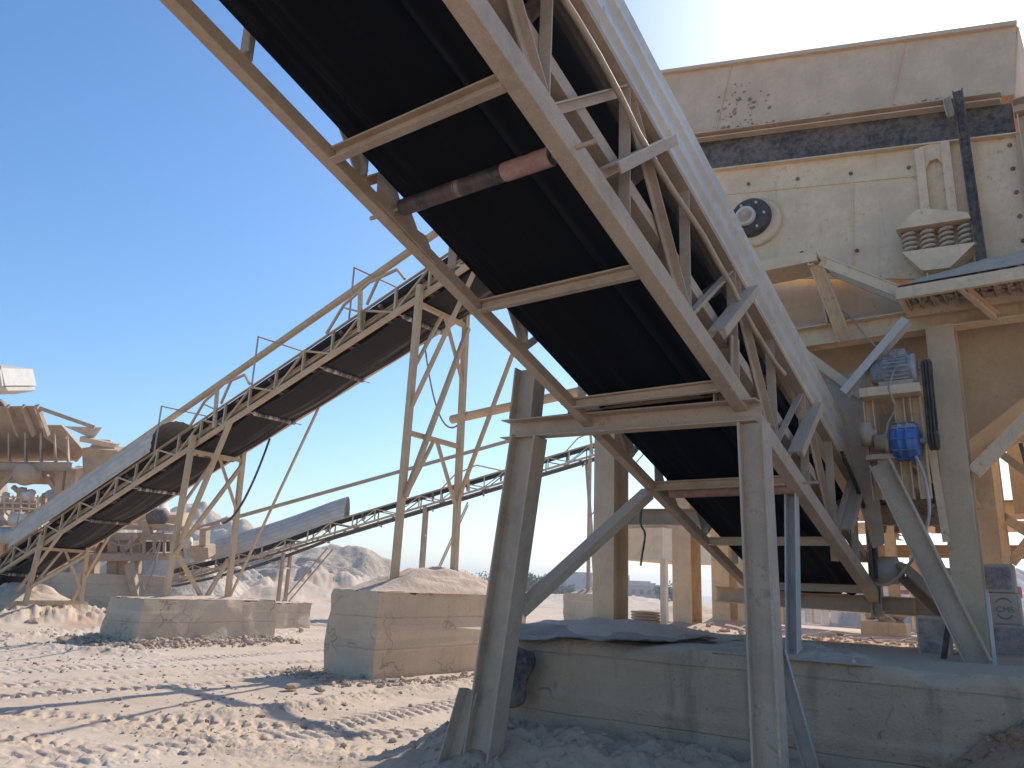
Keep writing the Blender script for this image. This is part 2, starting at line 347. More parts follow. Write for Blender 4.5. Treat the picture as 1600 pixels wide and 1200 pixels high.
def build_ground():
    rr = [1.2]
    while rr[-1] < 4.5: rr.append(rr[-1]*1.01)
    while rr[-1] < 20: rr.append(rr[-1]*1.0032)
    while rr[-1] < 30: rr.append(rr[-1]*1.006)
    while rr[-1] < 140: rr.append(rr[-1]*1.013)
    while rr[-1] < 1250: rr.append(rr[-1]*1.09)
    rr = np.array(rr)
    front = np.radians(np.arange(-42, 42.001, .085)); back = np.radians(np.arange(46, 314.9, 4))
    th = np.concatenate([front, back]); n = len(th)
    TH, RR = np.meshgrid(th, rr); X = RR*np.sin(TH); Y = RR*np.cos(TH); Z = gh(X, Y)
    co = np.stack([X, Y, Z], -1).reshape(-1, 3); co = np.vstack([co, [[0, 0, 0]]])
    m = len(rr); i = np.arange(m-1)[:, None]*n; j = np.arange(n)[None, :]; j2 = (j+1) % n
    q = np.stack([i+j, i+j2, i+n+j2, i+n+j], -1).reshape(-1, 4)
    me = bpy.data.meshes.new('ground'); nq = len(q); nt_ = n
    me.vertices.add(len(co)); me.vertices.foreach_set('co', co.ravel())
    tri = np.stack([np.full(n, m*n), np.arange(n), (np.arange(n)+1) % n], -1)[:, [0, 2, 1]]
    me.loops.add(nq*4+nt_*3); me.loops.foreach_set('vertex_index', np.concatenate([q[:, ::-1].ravel(), tri[:, ::-1].ravel()]))
    me.polygons.add(nq+nt_); ls = np.concatenate([np.arange(nq)*4, nq*4+np.arange(nt_)*3]); me.polygons.foreach_set('loop_start', ls)
    me.update(calc_edges=True); me.validate(); me.polygons.foreach_set('use_smooth', np.ones(nq+nt_, bool))
    if me.polygons[10].normal.z < 0: me.flip_normals()
    m_, nt, b = nodes('ground_dust'); g = N(nt); p = g.pos()
    n1 = g.noise(p, .16, 8, .6); n2 = g.noise(p, 1.1, 10, .65); n3 = g.noise(p, 9, 10, .72); n4 = g.noise(p, .5, 5, .5)
    c = g.mix(g.ramp(n1, .38, .62), (.56, .42, .30), (.62, .485, .365))
    c = g.mix(g.math('MULTIPLY', g.ramp(n2, .48, .68), .65), c, (.47, .355, .265))
    c = g.mix(g.math('MULTIPLY', g.ramp(n4, .55, .68), .4), c, (.66, .55, .44))
    c = g.mix(g.math('MULTIPLY', g.ramp(n3, .55, .72), .4), c, (.40, .29, .23))
    # reddish clay patches near the plateau and the mid distance
    bu = g.n('ShaderNodeVectorRotate'); bu.rotation_type = 'Z_AXIS'; bu.inputs['Angle'].default_value = AZ; g.l(p, bu.inputs['Vector']); sx = g.n('ShaderNodeSeparateXYZ'); g.l(bu.outputs[0], sx.inputs[0])
    bank = g.math('MULTIPLY', g.math('MULTIPLY', g.ramp(sx.outputs[1], 4.2, 5.6), g.ramp(sx.outputs[1], 7.5, 6.6)), g.ramp(sx.outputs[0], -5.8, -4.9)); c = g.mix(g.math('MULTIPLY', bank, .7), c, (.44, .30, .20))
    c = g.mix(g.math('MULTIPLY', g.ramp(g.noise(g.pos((1, 1, 1)), .11, 5, .6), .56, .64), .55), c, (.46, .24, .15))
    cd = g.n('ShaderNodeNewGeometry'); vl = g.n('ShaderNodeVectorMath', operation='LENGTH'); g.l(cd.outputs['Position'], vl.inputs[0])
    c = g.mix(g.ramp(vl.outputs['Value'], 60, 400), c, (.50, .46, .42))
    g.l(c, b.inputs['Base Color']); b.inputs['Roughness'].default_value = .95
    b.inputs['Specular IOR Level'].default_value = .15
    vr = g.n('ShaderNodeTexVoronoi'); vr.inputs['Scale'].default_value = 22; g.l(p, vr.inputs['Vector'])
    peb = g.math('MULTIPLY', g.ramp(vr.outputs['Distance'], 0, .4, 1, 0), g.ramp(n2, .46, .6))
    h = g.math('ADD', g.math('MULTIPLY', n3, .8), g.math('MULTIPLY', peb, .35))
    g.bump(h, .6, .02, b)
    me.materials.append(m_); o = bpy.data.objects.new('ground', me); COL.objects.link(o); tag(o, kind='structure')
build_ground()
def gz(x, y): return float(gh(np.array([x]), np.array([y]))[0])
# ------------------------------------------------------------------ rocks
ICO = {}
def rock_mb(mb, c, r, seed, n=1):
    if n not in ICO:
        import bmesh
        bm = bmesh.new(); bmesh.ops.create_icosphere(bm, subdivisions=n, radius=1)
        ICO[n] = ([q.co.copy() for q in bm.verts], [tuple(v.index for v in f.verts) for f in bm.faces]); bm.free()
    sx, sy, sz = random.uniform(.7, 1.3), random.uniform(.7, 1.3), random.uniform(.5, .9)
    rt = Matrix.Rotation(random.uniform(0, 6.28), 3, 'Z') @ Matrix.Rotation(random.uniform(-.4, .4), 3, 'X')
    vs = []
    for q in ICO[n][0]:
        d = 1+.55*mn.noise(q*1.4+Vector((seed*3.1, seed*1.7, 0)))
        p = q*d; p = Vector((p.x*sx, p.y*sy, p.z*sz)); vs.append(Vector(c)+rt@(p*r))
    mb.add(vs, ICO[n][1])
# ------------------------------------------------------------------ generic conveyor
def conveyor(root, Q, s0, s1, W, H, bay, mats, belt_in=.12, chord=(.10, .13), postw=.07, cover=None, rollers=None, crosses=None, side_out=(0, 1), belt_dz=.1, phase=0., idler=1.3, hasmid=True, rp=.05, lchord=None, left_in=None, sag=.012):
    """Q(s, w, h): s along, w across (0..W), h above the bottom-chord line"""
    mS, mB, mC = mats; n = 1 if s1 > s0 else -1
    def acr(w): return (Q(s0, w+.1, 0)-Q(s0, w, 0)).normalized()
    cw, chh = chord
    for w in (cw/2, W-cw/2):
        cw_, ch_ = lchord if (lchord and w < W/2) else chord
        MB().beam(Q(s0, w, ch_/2), Q(s1, w, ch_/2), B_(cw_, ch_)).build('bottom_chord', mS, root, bevel=.006)
        MB().beam(Q(s0, w, H), Q(s1, w, H), L_(postw*1.25, postw*1.25, .012)).build('top_chord', mS, root)
        if hasmid and not (lchord and w < W/2):
            wi = cw+.03 if w < W/2 else W-cw-.03
            MB().beam(Q(s0, wi, H*.47), Q(s1, wi, H*.47), B_(.08, .10) if lchord else C_(.06, .10)).build('middle_rail', mS, root)
    for w in (cw/2, W-cw/2):
        s = s0+phase; k = 0; L = abs(s1-s0)
        while abs(s-s0) < L-bay*.2:
            MB().beam(Q(s, w, chh), Q(s, w, H-.03), L_(postw, postw, .01), up=acr(0)).build('post', mS, root)
            if abs(s+n*bay-s0) < L:
                a, b2 = (chh, H-.05) if k % 2 == 0 else (H-.05, chh)
                MB().beam(Q(s+n*.03, w, a), Q(s+n*(bay-.03), w, b2), L_(postw*.8, postw*.8, .01), up=acr(0)).build('diagonal', mS, root)
            s += n*bay; k += 1
    for s in crosses: MB().beam(Q(s, cw, .03), Q(s, W-cw, .03), C_(.055, .085), up=ZZ).build('cross_member', mS, root)
    # belts
    bw0, bw1 = left_in or belt_in, W-belt_in
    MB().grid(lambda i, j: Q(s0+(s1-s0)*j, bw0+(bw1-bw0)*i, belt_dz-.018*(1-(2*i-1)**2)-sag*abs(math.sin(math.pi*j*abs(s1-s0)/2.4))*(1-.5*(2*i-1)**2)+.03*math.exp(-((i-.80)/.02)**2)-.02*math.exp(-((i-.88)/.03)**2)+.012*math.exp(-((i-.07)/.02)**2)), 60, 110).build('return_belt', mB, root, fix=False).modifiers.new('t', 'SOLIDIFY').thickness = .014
    def tro(i):
        x = bw0+(bw1-bw0)*i; e = max(0, abs(i-.5)-.18)/.32; return x, H*.74+e*.17
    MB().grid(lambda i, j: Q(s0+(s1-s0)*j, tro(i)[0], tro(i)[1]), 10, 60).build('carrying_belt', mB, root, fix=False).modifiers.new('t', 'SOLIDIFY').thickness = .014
    s = s0+n*.4
    while abs(s-s0) < abs(s1-s0)-.2:
        MB().beam(Q(s, cw, H*.47+.02), Q(s, W-cw, H*.47+.02), L_(.08, .08)).build('idler_frame', mS, root)
        rl = MB()
        rl.pipe(Q(s, W*.34, H*.74-.06), Q(s, W*.66, H*.74-.06), .05); rl.pipe(Q(s, W*.1, H*.74+.11), Q(s, W*.32, H*.74-.06), .05); rl.pipe(Q(s, W*.9, H*.74+.11), Q(s, W*.68, H*.74-.06), .05)
        rl.build('idler_roller', M['roller'], root)
        s += n*idler
    for s in rollers:
        r = MB(); a, b2 = Q(s, bw0-.02, belt_dz-rp-.012), Q(s, bw1+.02, belt_dz-rp-.012); r.pipe(a, b2, rp)
        ro = r.build('return_roller', M['rollband' if lchord else 'rollband2'], root)
        if lchord: MB().pipe(Q(s, bw1-.30, belt_dz-rp-.012), Q(s, bw1+.015, belt_dz-rp-.012), rp+.003).build('red_sleeve', M['rollerred'], ro)
        d = (b2-a).normalized()
        MB().pipe(a-d*(bw0+.08), b2+d*(bw0+.08), .014, 8).build('roller_pin', M['beige'], ro)
    return
def cover_mesh(Q, s0, s1, w0, w1, h0, hs, hd, seg=10, pitch=.14, amp=.016):
    """ribbed sheet bent into a half barrel: straight side hs then a dome hd"""
    pts = []; c = (w0+w1)/2; a = (w1-w0)/2
    path = []
    nS = 8
    for i in range(nS): path.append((w0, h0+hs*i/nS))
    for i in range(33): t = math.pi*i/32; path.append((c-a*math.cos(t), h0+hs+hd*math.sin(t)))
    for i in range(nS): path.append((w1, h0+hs-hs*(i+1)/nS))
    # resample
    d = [0]
    for i in range(1, len(path)): d.append(d[-1]+math.dist(path[i], path[i-1]))
    tot = d[-1]; n = int(tot/pitch)*6; prof = []
    for k in range(n+1):
        s = tot*k/n; i = max(j for j in range(len(d)) if d[j] <= s+1e-9); i = min(i, len(d)-2); f = (s-d[i])/max(1e-9, d[i+1]-d[i])
        x = path[i][0]+(path[i+1][0]-path[i][0])*f; y = path[i][1]+(path[i+1][1]-path[i][1])*f
        tx, ty = path[i+1][0]-path[i][0], path[i+1][1]-path[i][1]; l = math.hypot(tx, ty) or 1
        ph = k % 6; o = amp if ph in (1, 2) else 0
        prof.append((x-ty/l*o, y+tx/l*o))
    m = MB(); N_ = len(prof)
    vs = [Q(s0+(s1-s0)*j/seg, *prof[i]) for j in range(seg+1) for i in range(N_)]
    fs = [(j*N_+i, j*N_+i+1, (j+1)*N_+i+1, (j+1)*N_+i) for j in range(seg) for i in range(N_-1)]
    return m.add(vs, fs)
# ------------------------------------------------------------------ main conveyor (close, overhead)
zc = lambda v: 4.786-.3295*v
QM = lambda s, w, h: P(-3.34+w, s, zc(s)+h)
WM = 1.44
mc = empty('belt_conveyor', P(-2.65, 9.9, 1.15), 'big near conveyor crossing overhead with its black belt seen from below and grey ribbed cover', 'conveyor', 'inclined belt conveyors')
crs = [-.3, 1.12, 2.54, 3.96, 5.25, 6.75, 8.05, 9.35]
conveyor(mc, QM, -2.5, 9.75, WM, 1.09, .88, (M['beige'], M['belt'], None), belt_in=.17, chord=(.105, .15), postw=.075, rollers=[.2, 3.05, 6.9], crosses=crs, phase=.06, idler=1.25, belt_dz=.135, sag=.006, rp=.052, lchord=(.085, .085), left_in=.20)
cvs = empty('cover', P(-2.67, 9.15, 2.9)); cvs.parent = mc; cvs.location = P(-2.67, 9.15, 2.9)-mc.location
for k in range(6):
    a_, b_ = -2.5+k*1.95, min(9.15, -2.5+(k+1)*1.95+.10); d_ = .006*(k % 2)+random.uniform(0, .004); tl_ = random.uniform(-.012, .012)
    o_ = cover_mesh(lambda s, w, h, d_=d_, tl_=tl_, k=k: QM(s, w+d_*(1 if w > WM/2 else -1), h+d_*.5+tl_*(s-a_)*.3+.004*math.sin(s*7+w*3+k)), a_, b_, -.03, WM-.05, 1.11, .42, .42, 14, .19, .032).build('cover_sheet', M['zinc'], cvs, fix=False)
    o_.modifiers.new('t', 'SOLIDIFY').thickness = .003
MB().beam(QM(-2.5, WM-.06, 1.15), QM(9.2, WM-.06, 1.15), O_(.022, 10), sm=True).build('cover_rail', M['beige'], mc)
MB().tube([QM(-2.5+i*.25, WM+.01, .80+.035*math.sin(i*.9)-.02*(i % 5 == 0)) for i in range(37)], .02).build('conduit', M['beige'], mc)
for s in (1.95, 3.4, 4.95, 6.7, 8.3):   # thick dusty gusset struts on the near side
    MB().beam(QM(s, WM+.01, .22), QM(s+.78, WM+.01, 1.08), C_(.07, .13), up=UU).build('gusset_strut', M['beige'], mc, bevel=.006)
    hp = MB(); 
    def fn(i, j, s=s): 
        q = QM(s+.2+.35*i, WM-.07+.14*j, .56+.05*math.sin(math.pi*i)*math.sin(math.pi*j)+.02*fb(i*3+s, j*3)); return q
# near-side hangers of return roller (left): jagged bracket plates
for s in (3.05, 6.9):
    pl = [QM(s-.15, .10, .02), QM(s+.42, .10, .0), QM(s+.3, .10, .12), QM(s+.22, .10, .1), QM(s+.12, .10, .2), QM(s+.04, .10, .17), QM(s-.06, .10, .32), QM(s-.16, .10, .3)]
    MB().slab(pl, UU*.012).build('roller_bracket', M['beige'], mc)
MB().pipe(QM(6.9, .2, .035), QM(6.9, WM-.1, .035), .056).build('return_roller', M['rollerred'], mc)
# tail end
tl = MB().lathe(QM(9.55, .2, .42), UU, [(0, 0), (0, .24), (.94, .24), (.94, 0)], 32); tl.build('tail_drum', M['rollerred'], mc)
MB().beam(QM(9.72, -.02, .0), QM(9.72, WM+.35, .0), C_(.09, .16)).build('end_beam', M['beige'], mc)
MB().beam(P(-3.9, 9.95, 1.62), P(-1.2, 9.95, 1.56), H_(.14, .2)).build('tail_support_beam', M['creamd'], mc)
MB().beam(P(-2.02, 6.98, 2.55), P(-1.97, 6.62, 1.12), C_(.11, .10), up=UU).build('support_leg', M['pale'], mc, bevel=.004)
MB().beam(P(-1.93, 9.75, 2.75), P(-1.93, 9.72, 1.45), H_(.11, .12), up=UU).build('support_leg', M['leg'], mc)
MB().beam(P(-3.28, 9.6, 1.6), P(-3.28, 9.6, 1.1), H_(.11, .12), up=UU).build('support_leg', M['leg'], mc)
MB().beam(P(-2.05, 8.5, 2.0), P(-2.0, 8.3, 2.9), L_(.08, .08), up=UU).build('diagonal', M['beige'], mc)
hs = MB().lathe(P(-1.86, 9.55, 1.95), UU, [(0, 0), (0, .13), (.05, .15), (.2, .15), (.22, .1), (.26, .09), (.27, 0)], 20); hs.build('tail_bearing', M['pale'], mc)
# ---- stand carrying it
st = empty('conveyor_stand', P(-2.9, 5.5, 0), 'large weathered portal frame of H beams holding up the near conveyor', 'steel frame')
MB().beam(P(-4.12, 5.5, 2.98), P(-1.80, 5.5, 2.93), C_(.15, .17), up=ZZ).build('crossbeam', M['rustleg'], st, bevel=.006)
MB().beam(P(-3.72, 5.86, 3.19), P(-2.10, 5.8, 3.16), C_(.13, .13), up=ZZ).build('crossbeam', M['beige'], st, bevel=.006)
MB().beam(P(-3.86, 5.5, 2.90), P(-4.26, 5.5, -.1), H_(.20, .27, .02), up=UU).build('leg', M['leg'], st, bevel=.004)
MB().beam(P(-3.92, 5.52, 3.06), P(-3.90, 5.55, 3.54), H_(.18, .24, .02), up=UU).build('leg_stub', M['leg'], st, bevel=.004)
MB().beam(P(-1.84, 5.5, 2.84), P(-1.82, 5.5, -.1), H_(.16, .20, .018), up=UU).build('leg', M['rustleg'], st, bevel=.004)
MB().beam(P(-2.04, 5.5, 3.02), P(-2.02, 5.48, 3.52), H_(.17, .15, .016), up=UU).build('leg_stub', M['rustleg'], st, bevel=.004)
MB().beam(P(-3.98, 5.62, 1.40), P(-3.30, 6.72, 2.52), C_(.09, .13), up=UU).build('brace', M['leg'], st, bevel=.004)
MB().beam(P(-1.78, 5.62, 1.26), P(-1.76, 6.38, .2), C_(.03, .11, .008), up=UU).build('prop', M['pale'], st)
MB().beam(P(-4.30, 5.38, .75), P(-4.50, 5.3, -.1), L_(.12, .12), up=UU).build('prop', M['leg'], st)
def heap(mb, u0, u1, v0, v1, z, h, seed, nu=40, nv=16, skew=.5, edge=.0):
    def fn(i, j):
        e = min(1, min(i, 1-i)*5)*min(1, min(j, 1-j)*3)
        t = math.sin(math.pi*min(1, max(0, i**(math.log(.5)/math.log(skew)) )))*math.sin(math.pi*j)
        q = h*t*(.8+.5*fb(i*4+seed, j*2, 0, 4))+.25*h*e*fb(i*9, j*6+seed, 1, 5)+edge*h*e
        return P(u0+(u1-u0)*i, v0+(v1-v0)*j, z+max(-.01, q))
    return mb.grid(fn, nu, nv)
heap(MB(), -3.95, -2.05, 5.43, 5.88, 3.055, .2, 3, 50, 14, .75).build('dust_layer', M['dust'], st, fix=False)
# ------------------------------------------------------------------ conveyor 1 (mid distance, rising right)
z1 = lambda u: .3387*u+10.84
Q1 = lambda s, w, h: P(s, 10.8+w, z1(s)+h)
c1 = empty('belt_conveyor', P(-28.5, 11.5, .6), 'long tan lattice conveyor rising from lower left to behind the near belt, with pipe above', 'conveyor', 'inclined belt conveyors')
conveyor(c1, Q1, -30.2, -5.3, 1.45, .66, .95, (M['tan'], M['beltfar'], None), belt_in=.14, chord=(.08, .11), postw=.055, rollers=[-30.2+2.4*i for i in range(1, 10)], crosses=[], idler=1.2, belt_dz=-.02, rp=.05, sag=.10)
cover_mesh(Q1, -27.6, -20.0, -.04, 1.49, .66, .35, .62, 10, .2, .016).build('cover', M['zincfar'], c1, fix=False).modifiers.new('t', 'SOLIDIFY').thickness = .004
MB().lathe(Q1(-29.9, .15, .34), VV, [(0, 0), (0, .26), (1.15, .26), (1.15, 0)], 24).build('tail_drum', M['roller'], c1)
MB().lathe(Q1(-5.5, .15, .34), VV, [(0, 0), (0, .26), (1.15, .26), (1.15, 0)], 24).build('head_drum', M['roller'], c1)
pp = MB().pipe(Q1(-29.5, .75, 2.02), Q1(-9.0, .75, 2.02), .088); pp.build('overhead_pipe', M['tan'], c1)
for s in (-27.5, -19.9, -15.9, -12.6):
    m = MB(); m.pipe(Q1(s, .02, .6), Q1(s, .02, 1.9), .022, 8); m.pipe(Q1(s, .02, 1.9), Q1(s, 1.43, 1.9), .022, 8); m.pipe(Q1(s, 1.43, 1.9), Q1(s, 1.43, .6), .022, 8); m.build('pipe_hoop', M['leg'], c1)
for s in (-16.9, -11.9):  # raised splice frames on near side
    pr = [(-1.35, .62), (-.85, 1.05), (-.1, 1.18), (.75, 1.02), (1.0, .66)]; m = MB()
    for a, b2 in zip(pr[:-1], pr[1:]): m.beam(Q1(s+a[0], -.04, a[1]), Q1(s+b2[0], -.04, b2[1]), B_(.05))
    m.beam(Q1(s-.35, -.04, 1.12), Q1(s-.25, -.04, .12), B_(.10, .06)); m.beam(Q1(s-.8, -.04, .95), Q1(s-.3, -.04, .6), B_(.04)); m.beam(Q1(s+.2, -.04, 1.12), Q1(s-.1, -.04, .66), B_(.05))
    m.build('splice_frame', M['tan'], c1)
def tower(u, v0, v1, z0, z1_, levels, label, mat='tan', props=()):
    t = empty('support_tower', P(u, (v0+v1)/2, z0), label, 'support tower', 'lattice supports under the tan conveyors')
    m_ = M[mat]; g = lambda f, z: v0+(v1-v0)*f + (f-.5)*.18*(1-(z-z0)/(z1_-z0))
    for f in (0, 1): MB().beam(P(u, g(f, z0), z0), P(u, g(f, z1_+.25), z1_+(.25 if f else .4)), B_(.12), up=UU).build('leg', m_, t)
    MB().beam(P(u, g(0, z0)-.05, z0+.05), P(u, g(1, z0)+.05, z0+.05), B_(.1)).build('base_beam', m_, t)
    zs = [z0+.05]+levels+[z1_]
    for z in zs[1:]: MB().beam(P(u-.01, g(0, z), z), P(u-.01, g(1, z), z-.02), B_(.10, .09)).build('crossbeam', m_, t)
    for k, (za, zb) in enumerate(zip(zs[:-1], zs[1:])):
        mid = (g(0, zb)+g(1, zb))/2; hh = min(1.4, (zb-za)*.8)
        for f in (0, 1): MB().beam(P(u+.02, mid+(.05 if f else -.05), zb-.04), P(u+.02, g(f, zb-hh), zb-hh), B_(.06)).build('brace', m_, t)
    MB().beam(P(u+.09, g(1, z1_)-.02, z1_-.1), P(u+.09, g(0, (z0+z1_)/2-.5), z0+(z1_-z0)*.30), B_(.09)).build('brace', m_, t)
    for a, b2, w in props: MB().beam(a, b2, B_(w)).build('strut', m_, t)
    return t
def block(name, u0, u1, v0, v1, z0, z1_, label, mat, taper=.06, seed=0, rough=.025, grp=None, cat='concrete block'):
    m = MB(); n = 26; k = 30; nz = 18
    def side(a, b2):
        def fn(i, j):
            p = Vector(a).lerp(Vector(b2), i); cx, cv_ = (u0+u1)/2, (v0+v1)/2
            f = 1+taper*(1-j)*.6; q = P(cx+(p.x-cx)*f, cv_+(p.y-cv_)*f, z0+(z1_-z0)*j)
            c = min(i, 1-i); r = rough*fb(q.x*1.2, q.y*1.2, q.z*1.2+seed, 5)*2.2
            nn = Vector((q.x, q.y, 0))-P(cx, cv_, 0); nn.normalize()
            chip = -.05*max(0, fb(q.x*3, q.y*3, q.z*3+seed, 3))*(max(0, 1-c*14)+max(0, j*10-9))
            return q+nn*(r+chip)-ZZ*(.02*(j > .99)*max(0, fb(q.x*4, q.y*4, seed))*4)
        return fn
    cs = [(u0, v0), (u1, v0), (u1, v1), (u0, v1)]
    for a, b2 in zip(cs, cs[1:]+cs[:1]): m.grid(side(Vector((*a, 0)), Vector((*b2, 0))), k, nz, sm=True)
    m.grid(lambda i, j: P(u0+.01+(u1-u0-.02)*i, v0+.01+(v1-v0-.02)*j, z1_-.012+.02*fb(i*5, j*5, seed)*min(1, min(i, 1-i, j, 1-j)*10)), 30, 30)
    o = m.build(name, mat, None); tag(o, label, cat, grp); return o
b2_ = block('foundation_block', -10.98, -9.75, 9.65, 14.0, -.2, 1.45, 'tall tan concrete block under the tallest lattice tower, heaped with loose rubble', M['concrete'], .025, seed=1, grp='concrete footing blocks')
b1_ = block('foundation_block', -18.7, -17.15, 9.65, 13.25, -.2, 1.02, 'long low tan concrete block at left centre with broken clods round its foot', M['concrete'], .10, seed=5, grp='concrete footing blocks')
block('foundation_block', -29.8, -25.6, 9.6, 12.6, -.2, .62, 'low concrete pad at far left half buried under pale dust', M['concrete'], seed=9, grp='concrete footing blocks')
def heap_obj(u0, u1, v0, v1, z, h, seed, label, mat='dust', skew=.5, name='dust_pile', edge=0):
    m = heap(MB(), u0, u1, v0, v1, z, h, seed, 56, 40, skew, edge)
    for i in range(130):
        a, b2 = random.random(), random.random()
        rock_mb(m, P(u0+(u1-u0)*(.12+.76*a), v0+(v1-v0)*(.12+.76*b2), z+h*math.sin(math.pi*a)*math.sin(math.pi*b2)*.75), random.uniform(.012, .05), i)
    o = m.build(name, M[mat], None, fix=False); return tag(o, label, 'dust pile')
heap_obj(-11.12, -9.73, 9.7, 14.0, 1.43, .44, 2, 'crumbly heap of dust on the tall block around the tower feet', edge=.25)
heap_obj(-18.6, -17.2, 9.8, 13.2, .965, .1, 4, 'thin crust of dust and stones on the long low block', edge=.3)
heap_obj(-29.6, -25.7, 9.7, 12.5, .60, .55, 6, 'smooth pale dust cone on the far left pad', skew=.7)
tower(-10.4, 10.72, 12.25, 1.5, 7.15, [4.45], 'tallest lattice tower, standing on the tall block in the centre', props=[(Q1(-8.3, 1.42, .05), P(-10.38, 12.3, 3.3), .07), (Q1(-8.9, .03, .05), P(-10.4, 10.70, 4.9), .07)])
tower(-17.9, 10.68, 12.2, .98, 4.6, [], 'shorter lattice trestle standing on the long low block', props=[(Q1(-16.6, .03, .05), P(-18.0, 10.7, 1.9), .10), (Q1(-15.0, 1.42, .05), P(-17.8, 12.3, 1.1), .05), (P(-17.95, 10.8, 2.0), P(-17.95, 11.6, 1.02), .09), (P(-17.95, 12.2, 2.0), P(-17.95, 11.7, 1.02), .09)])
tower(-25.3, 10.7, 12.1, .55, 2.15, [], 'lowest trestle under the tail of the long conveyor at far left', props=[(Q1(-24.3, .03, .05), P(-26.6, 10.72, .6), .07), (Q1(-24.3, 1.42, .05), P(-25.9, 12.2, .6), .07)])
# cable hanging from conveyor 1
def cat(a, b2, sag, n=14): return [a.lerp(b2, i/n)-ZZ*sag*4*(i/n)*(1-i/n) for i in range(n+1)]
tag(MB().tube(cat(Q1(-11.6, 1.45, .0), P(-10.3, 12.35, 5.2), 1.0), .02).build('hanging_cable', M['cable']), 'thin grey cable drooping from the long conveyor to the tallest tower', 'cable')
tag(MB().tube(cat(Q1(-16.9, 1.45, .0), P(-17.95, 11.9, 2.9), .5), .03).build('hanging_cable', M['black']), 'dark thick cable sagging beside the shorter trestle', 'cable')
tag(MB().pipe(P(-11.2, 12.9, 5.22), P(-6.6, 12.9, 5.58), .10).build('horizontal_pipe', M['tan']), 'level tan pipe run tied to the tallest tower and passing behind the near stand', 'pipe')
# ------------------------------------------------------------------ conveyor 2 (far)
a2 = at(262, 912, 34.5); b2e = at(1010, 688, 37.0); D2 = b2e-a2; L2 = Vector((D2.x, D2.y, 0)).length; h2 = Vector((D2.x, D2.y, 0)).normalized(); n2v = Vector((-h2.y, h2.x, 0))
k2 = D2.z/L2
Q2 = lambda s, w, h: a2+h2*s+n2v*w+ZZ*(k2*s+h-.14*math.sin(math.pi*min(1, max(0, s/7)))*1.5)
c2 = empty('belt_conveyor', a2, 'distant conveyor rising behind the towers, with a half-round corrugated hood near its foot', 'conveyor', 'inclined belt conveyors')
conveyor(c2, Q2, 0, L2, 1.3, .62, 1.0, (M['tan'], M['beltfar'], None), belt_in=.14, chord=(.08, .10), postw=.06, rollers=[2+2.4*i for i in range(9)], crosses=[1+2.2*i for i in range(9)], idler=1.6, belt_dz=-.12, hasmid=False)
cover_mesh(Q2, 1.8, 7.6, -.03, 1.33, .6, .3, .75, 8, .2, .02).build('cover', M['zincfar'], c2, fix=False).modifiers.new('t', 'SOLIDIFY').thickness = .004
MB().pipe(Q2(.6, .65, 2.35), Q2(21.5, .65, 2.0), .09).build('overhead_pipe', M['plant'], c2)
for s in (10.2, 16.8):
    m = MB(); m.pipe(Q2(s, 0, .6), Q2(s, 0, 2.0), .03, 8); m.pipe(Q2(s, 0, 2.), Q2(s, 1.3, 2.), .03, 8); m.pipe(Q2(s, 1.3, 2.), Q2(s, 1.3, .6), .03, 8); m.build('pipe_hoop', M['leg'], c2)
for s in (13.5, 19.3):
    pr = [(-1.5, .6), (-.9, 1.1), (.1, 1.25), (1.3, .62)]; m = MB()
    for a, b3 in zip(pr[:-1], pr[1:]): m.beam(Q2(s+a[0], -.04, a[1]), Q2(s+b3[0], -.04, b3[1]), B_(.06))
    m.beam(Q2(s-.3, -.04, 1.15), Q2(s-.2, -.04, .1), B_(.11, .06)); m.build('splice_frame', M['tan'], c2)
for nm, s, lab, zb in (('a', 5.0, 'short two-legged trestle below the hood of the distant conveyor', 0), ('b', 11.3, 'twin-post trestle seen through the legs of the tallest tower', 0), ('c', 19.0, 'slender lone post on a small block under the distant conveyor', 1.4)):
    t = empty('support_tower', Q2(s, .65, 0)*1.0, lab, 'support tower', 'lattice supports under the tan conveyors')
    p0 = Q2(s, .0, .0); p1 = Q2(s, 1.3, .0)
    lows = [Vector((p0.x, p0.y, zb)), Vector((p1.x, p1.y, zb))]
    if nm == 'c': lows[1] = Vector((p0.x+.5, p0.y+1.1, zb))
    for hi, lo in zip((p0, p1), lows): MB().beam(lo, hi, B_(.13), up=UU).build('leg', M['plant'], t)
    if nm != 'c':
        sh = h2*.9
        MB().beam(lows[0]+ZZ*.3, p0+sh*2.2+ZZ*.3, B_(.06)).build('brace', M['plant'], t); MB().beam(lows[1]+ZZ*.3, p1+sh*2.2+ZZ*.3, B_(.06)).build('brace', M['plant'], t)
        MB().beam(lows[0].lerp(p0, .75), lows[1].lerp(p1, .75), B_(.08)).build('crossbeam', M['plant'], t)
    else: MB().beam(p0+h2*2.6+ZZ*.3, lows[0].lerp(p0, .55), B_(.06)).build('brace', M['plant'], t)
c = Q2(19.0, .4, 0); uu_, vv_ = UV(c)
block('foundation_block', uu_-.75, uu_+.75, vv_-.8, vv_+1.2, -.2, 1.45, 'small distant concrete block carrying the slender post', M['concrete'], .02, seed=3, grp='concrete footing blocks')
heap_obj(uu_-.7, uu_+.7, vv_-.7, vv_+1.1, 1.43, .35, 8, 'little stony heap on top of the small distant block')
c = at(436, 960, 26); uu_, vv_ = UV(c)
block('foundation_block', uu_-.7, uu_+.7, vv_-.7, vv_+.8, -.2, .8, 'pale square block peeping out behind the long low block', M['concrete'], .02, seed=13, grp='concrete footing blocks')
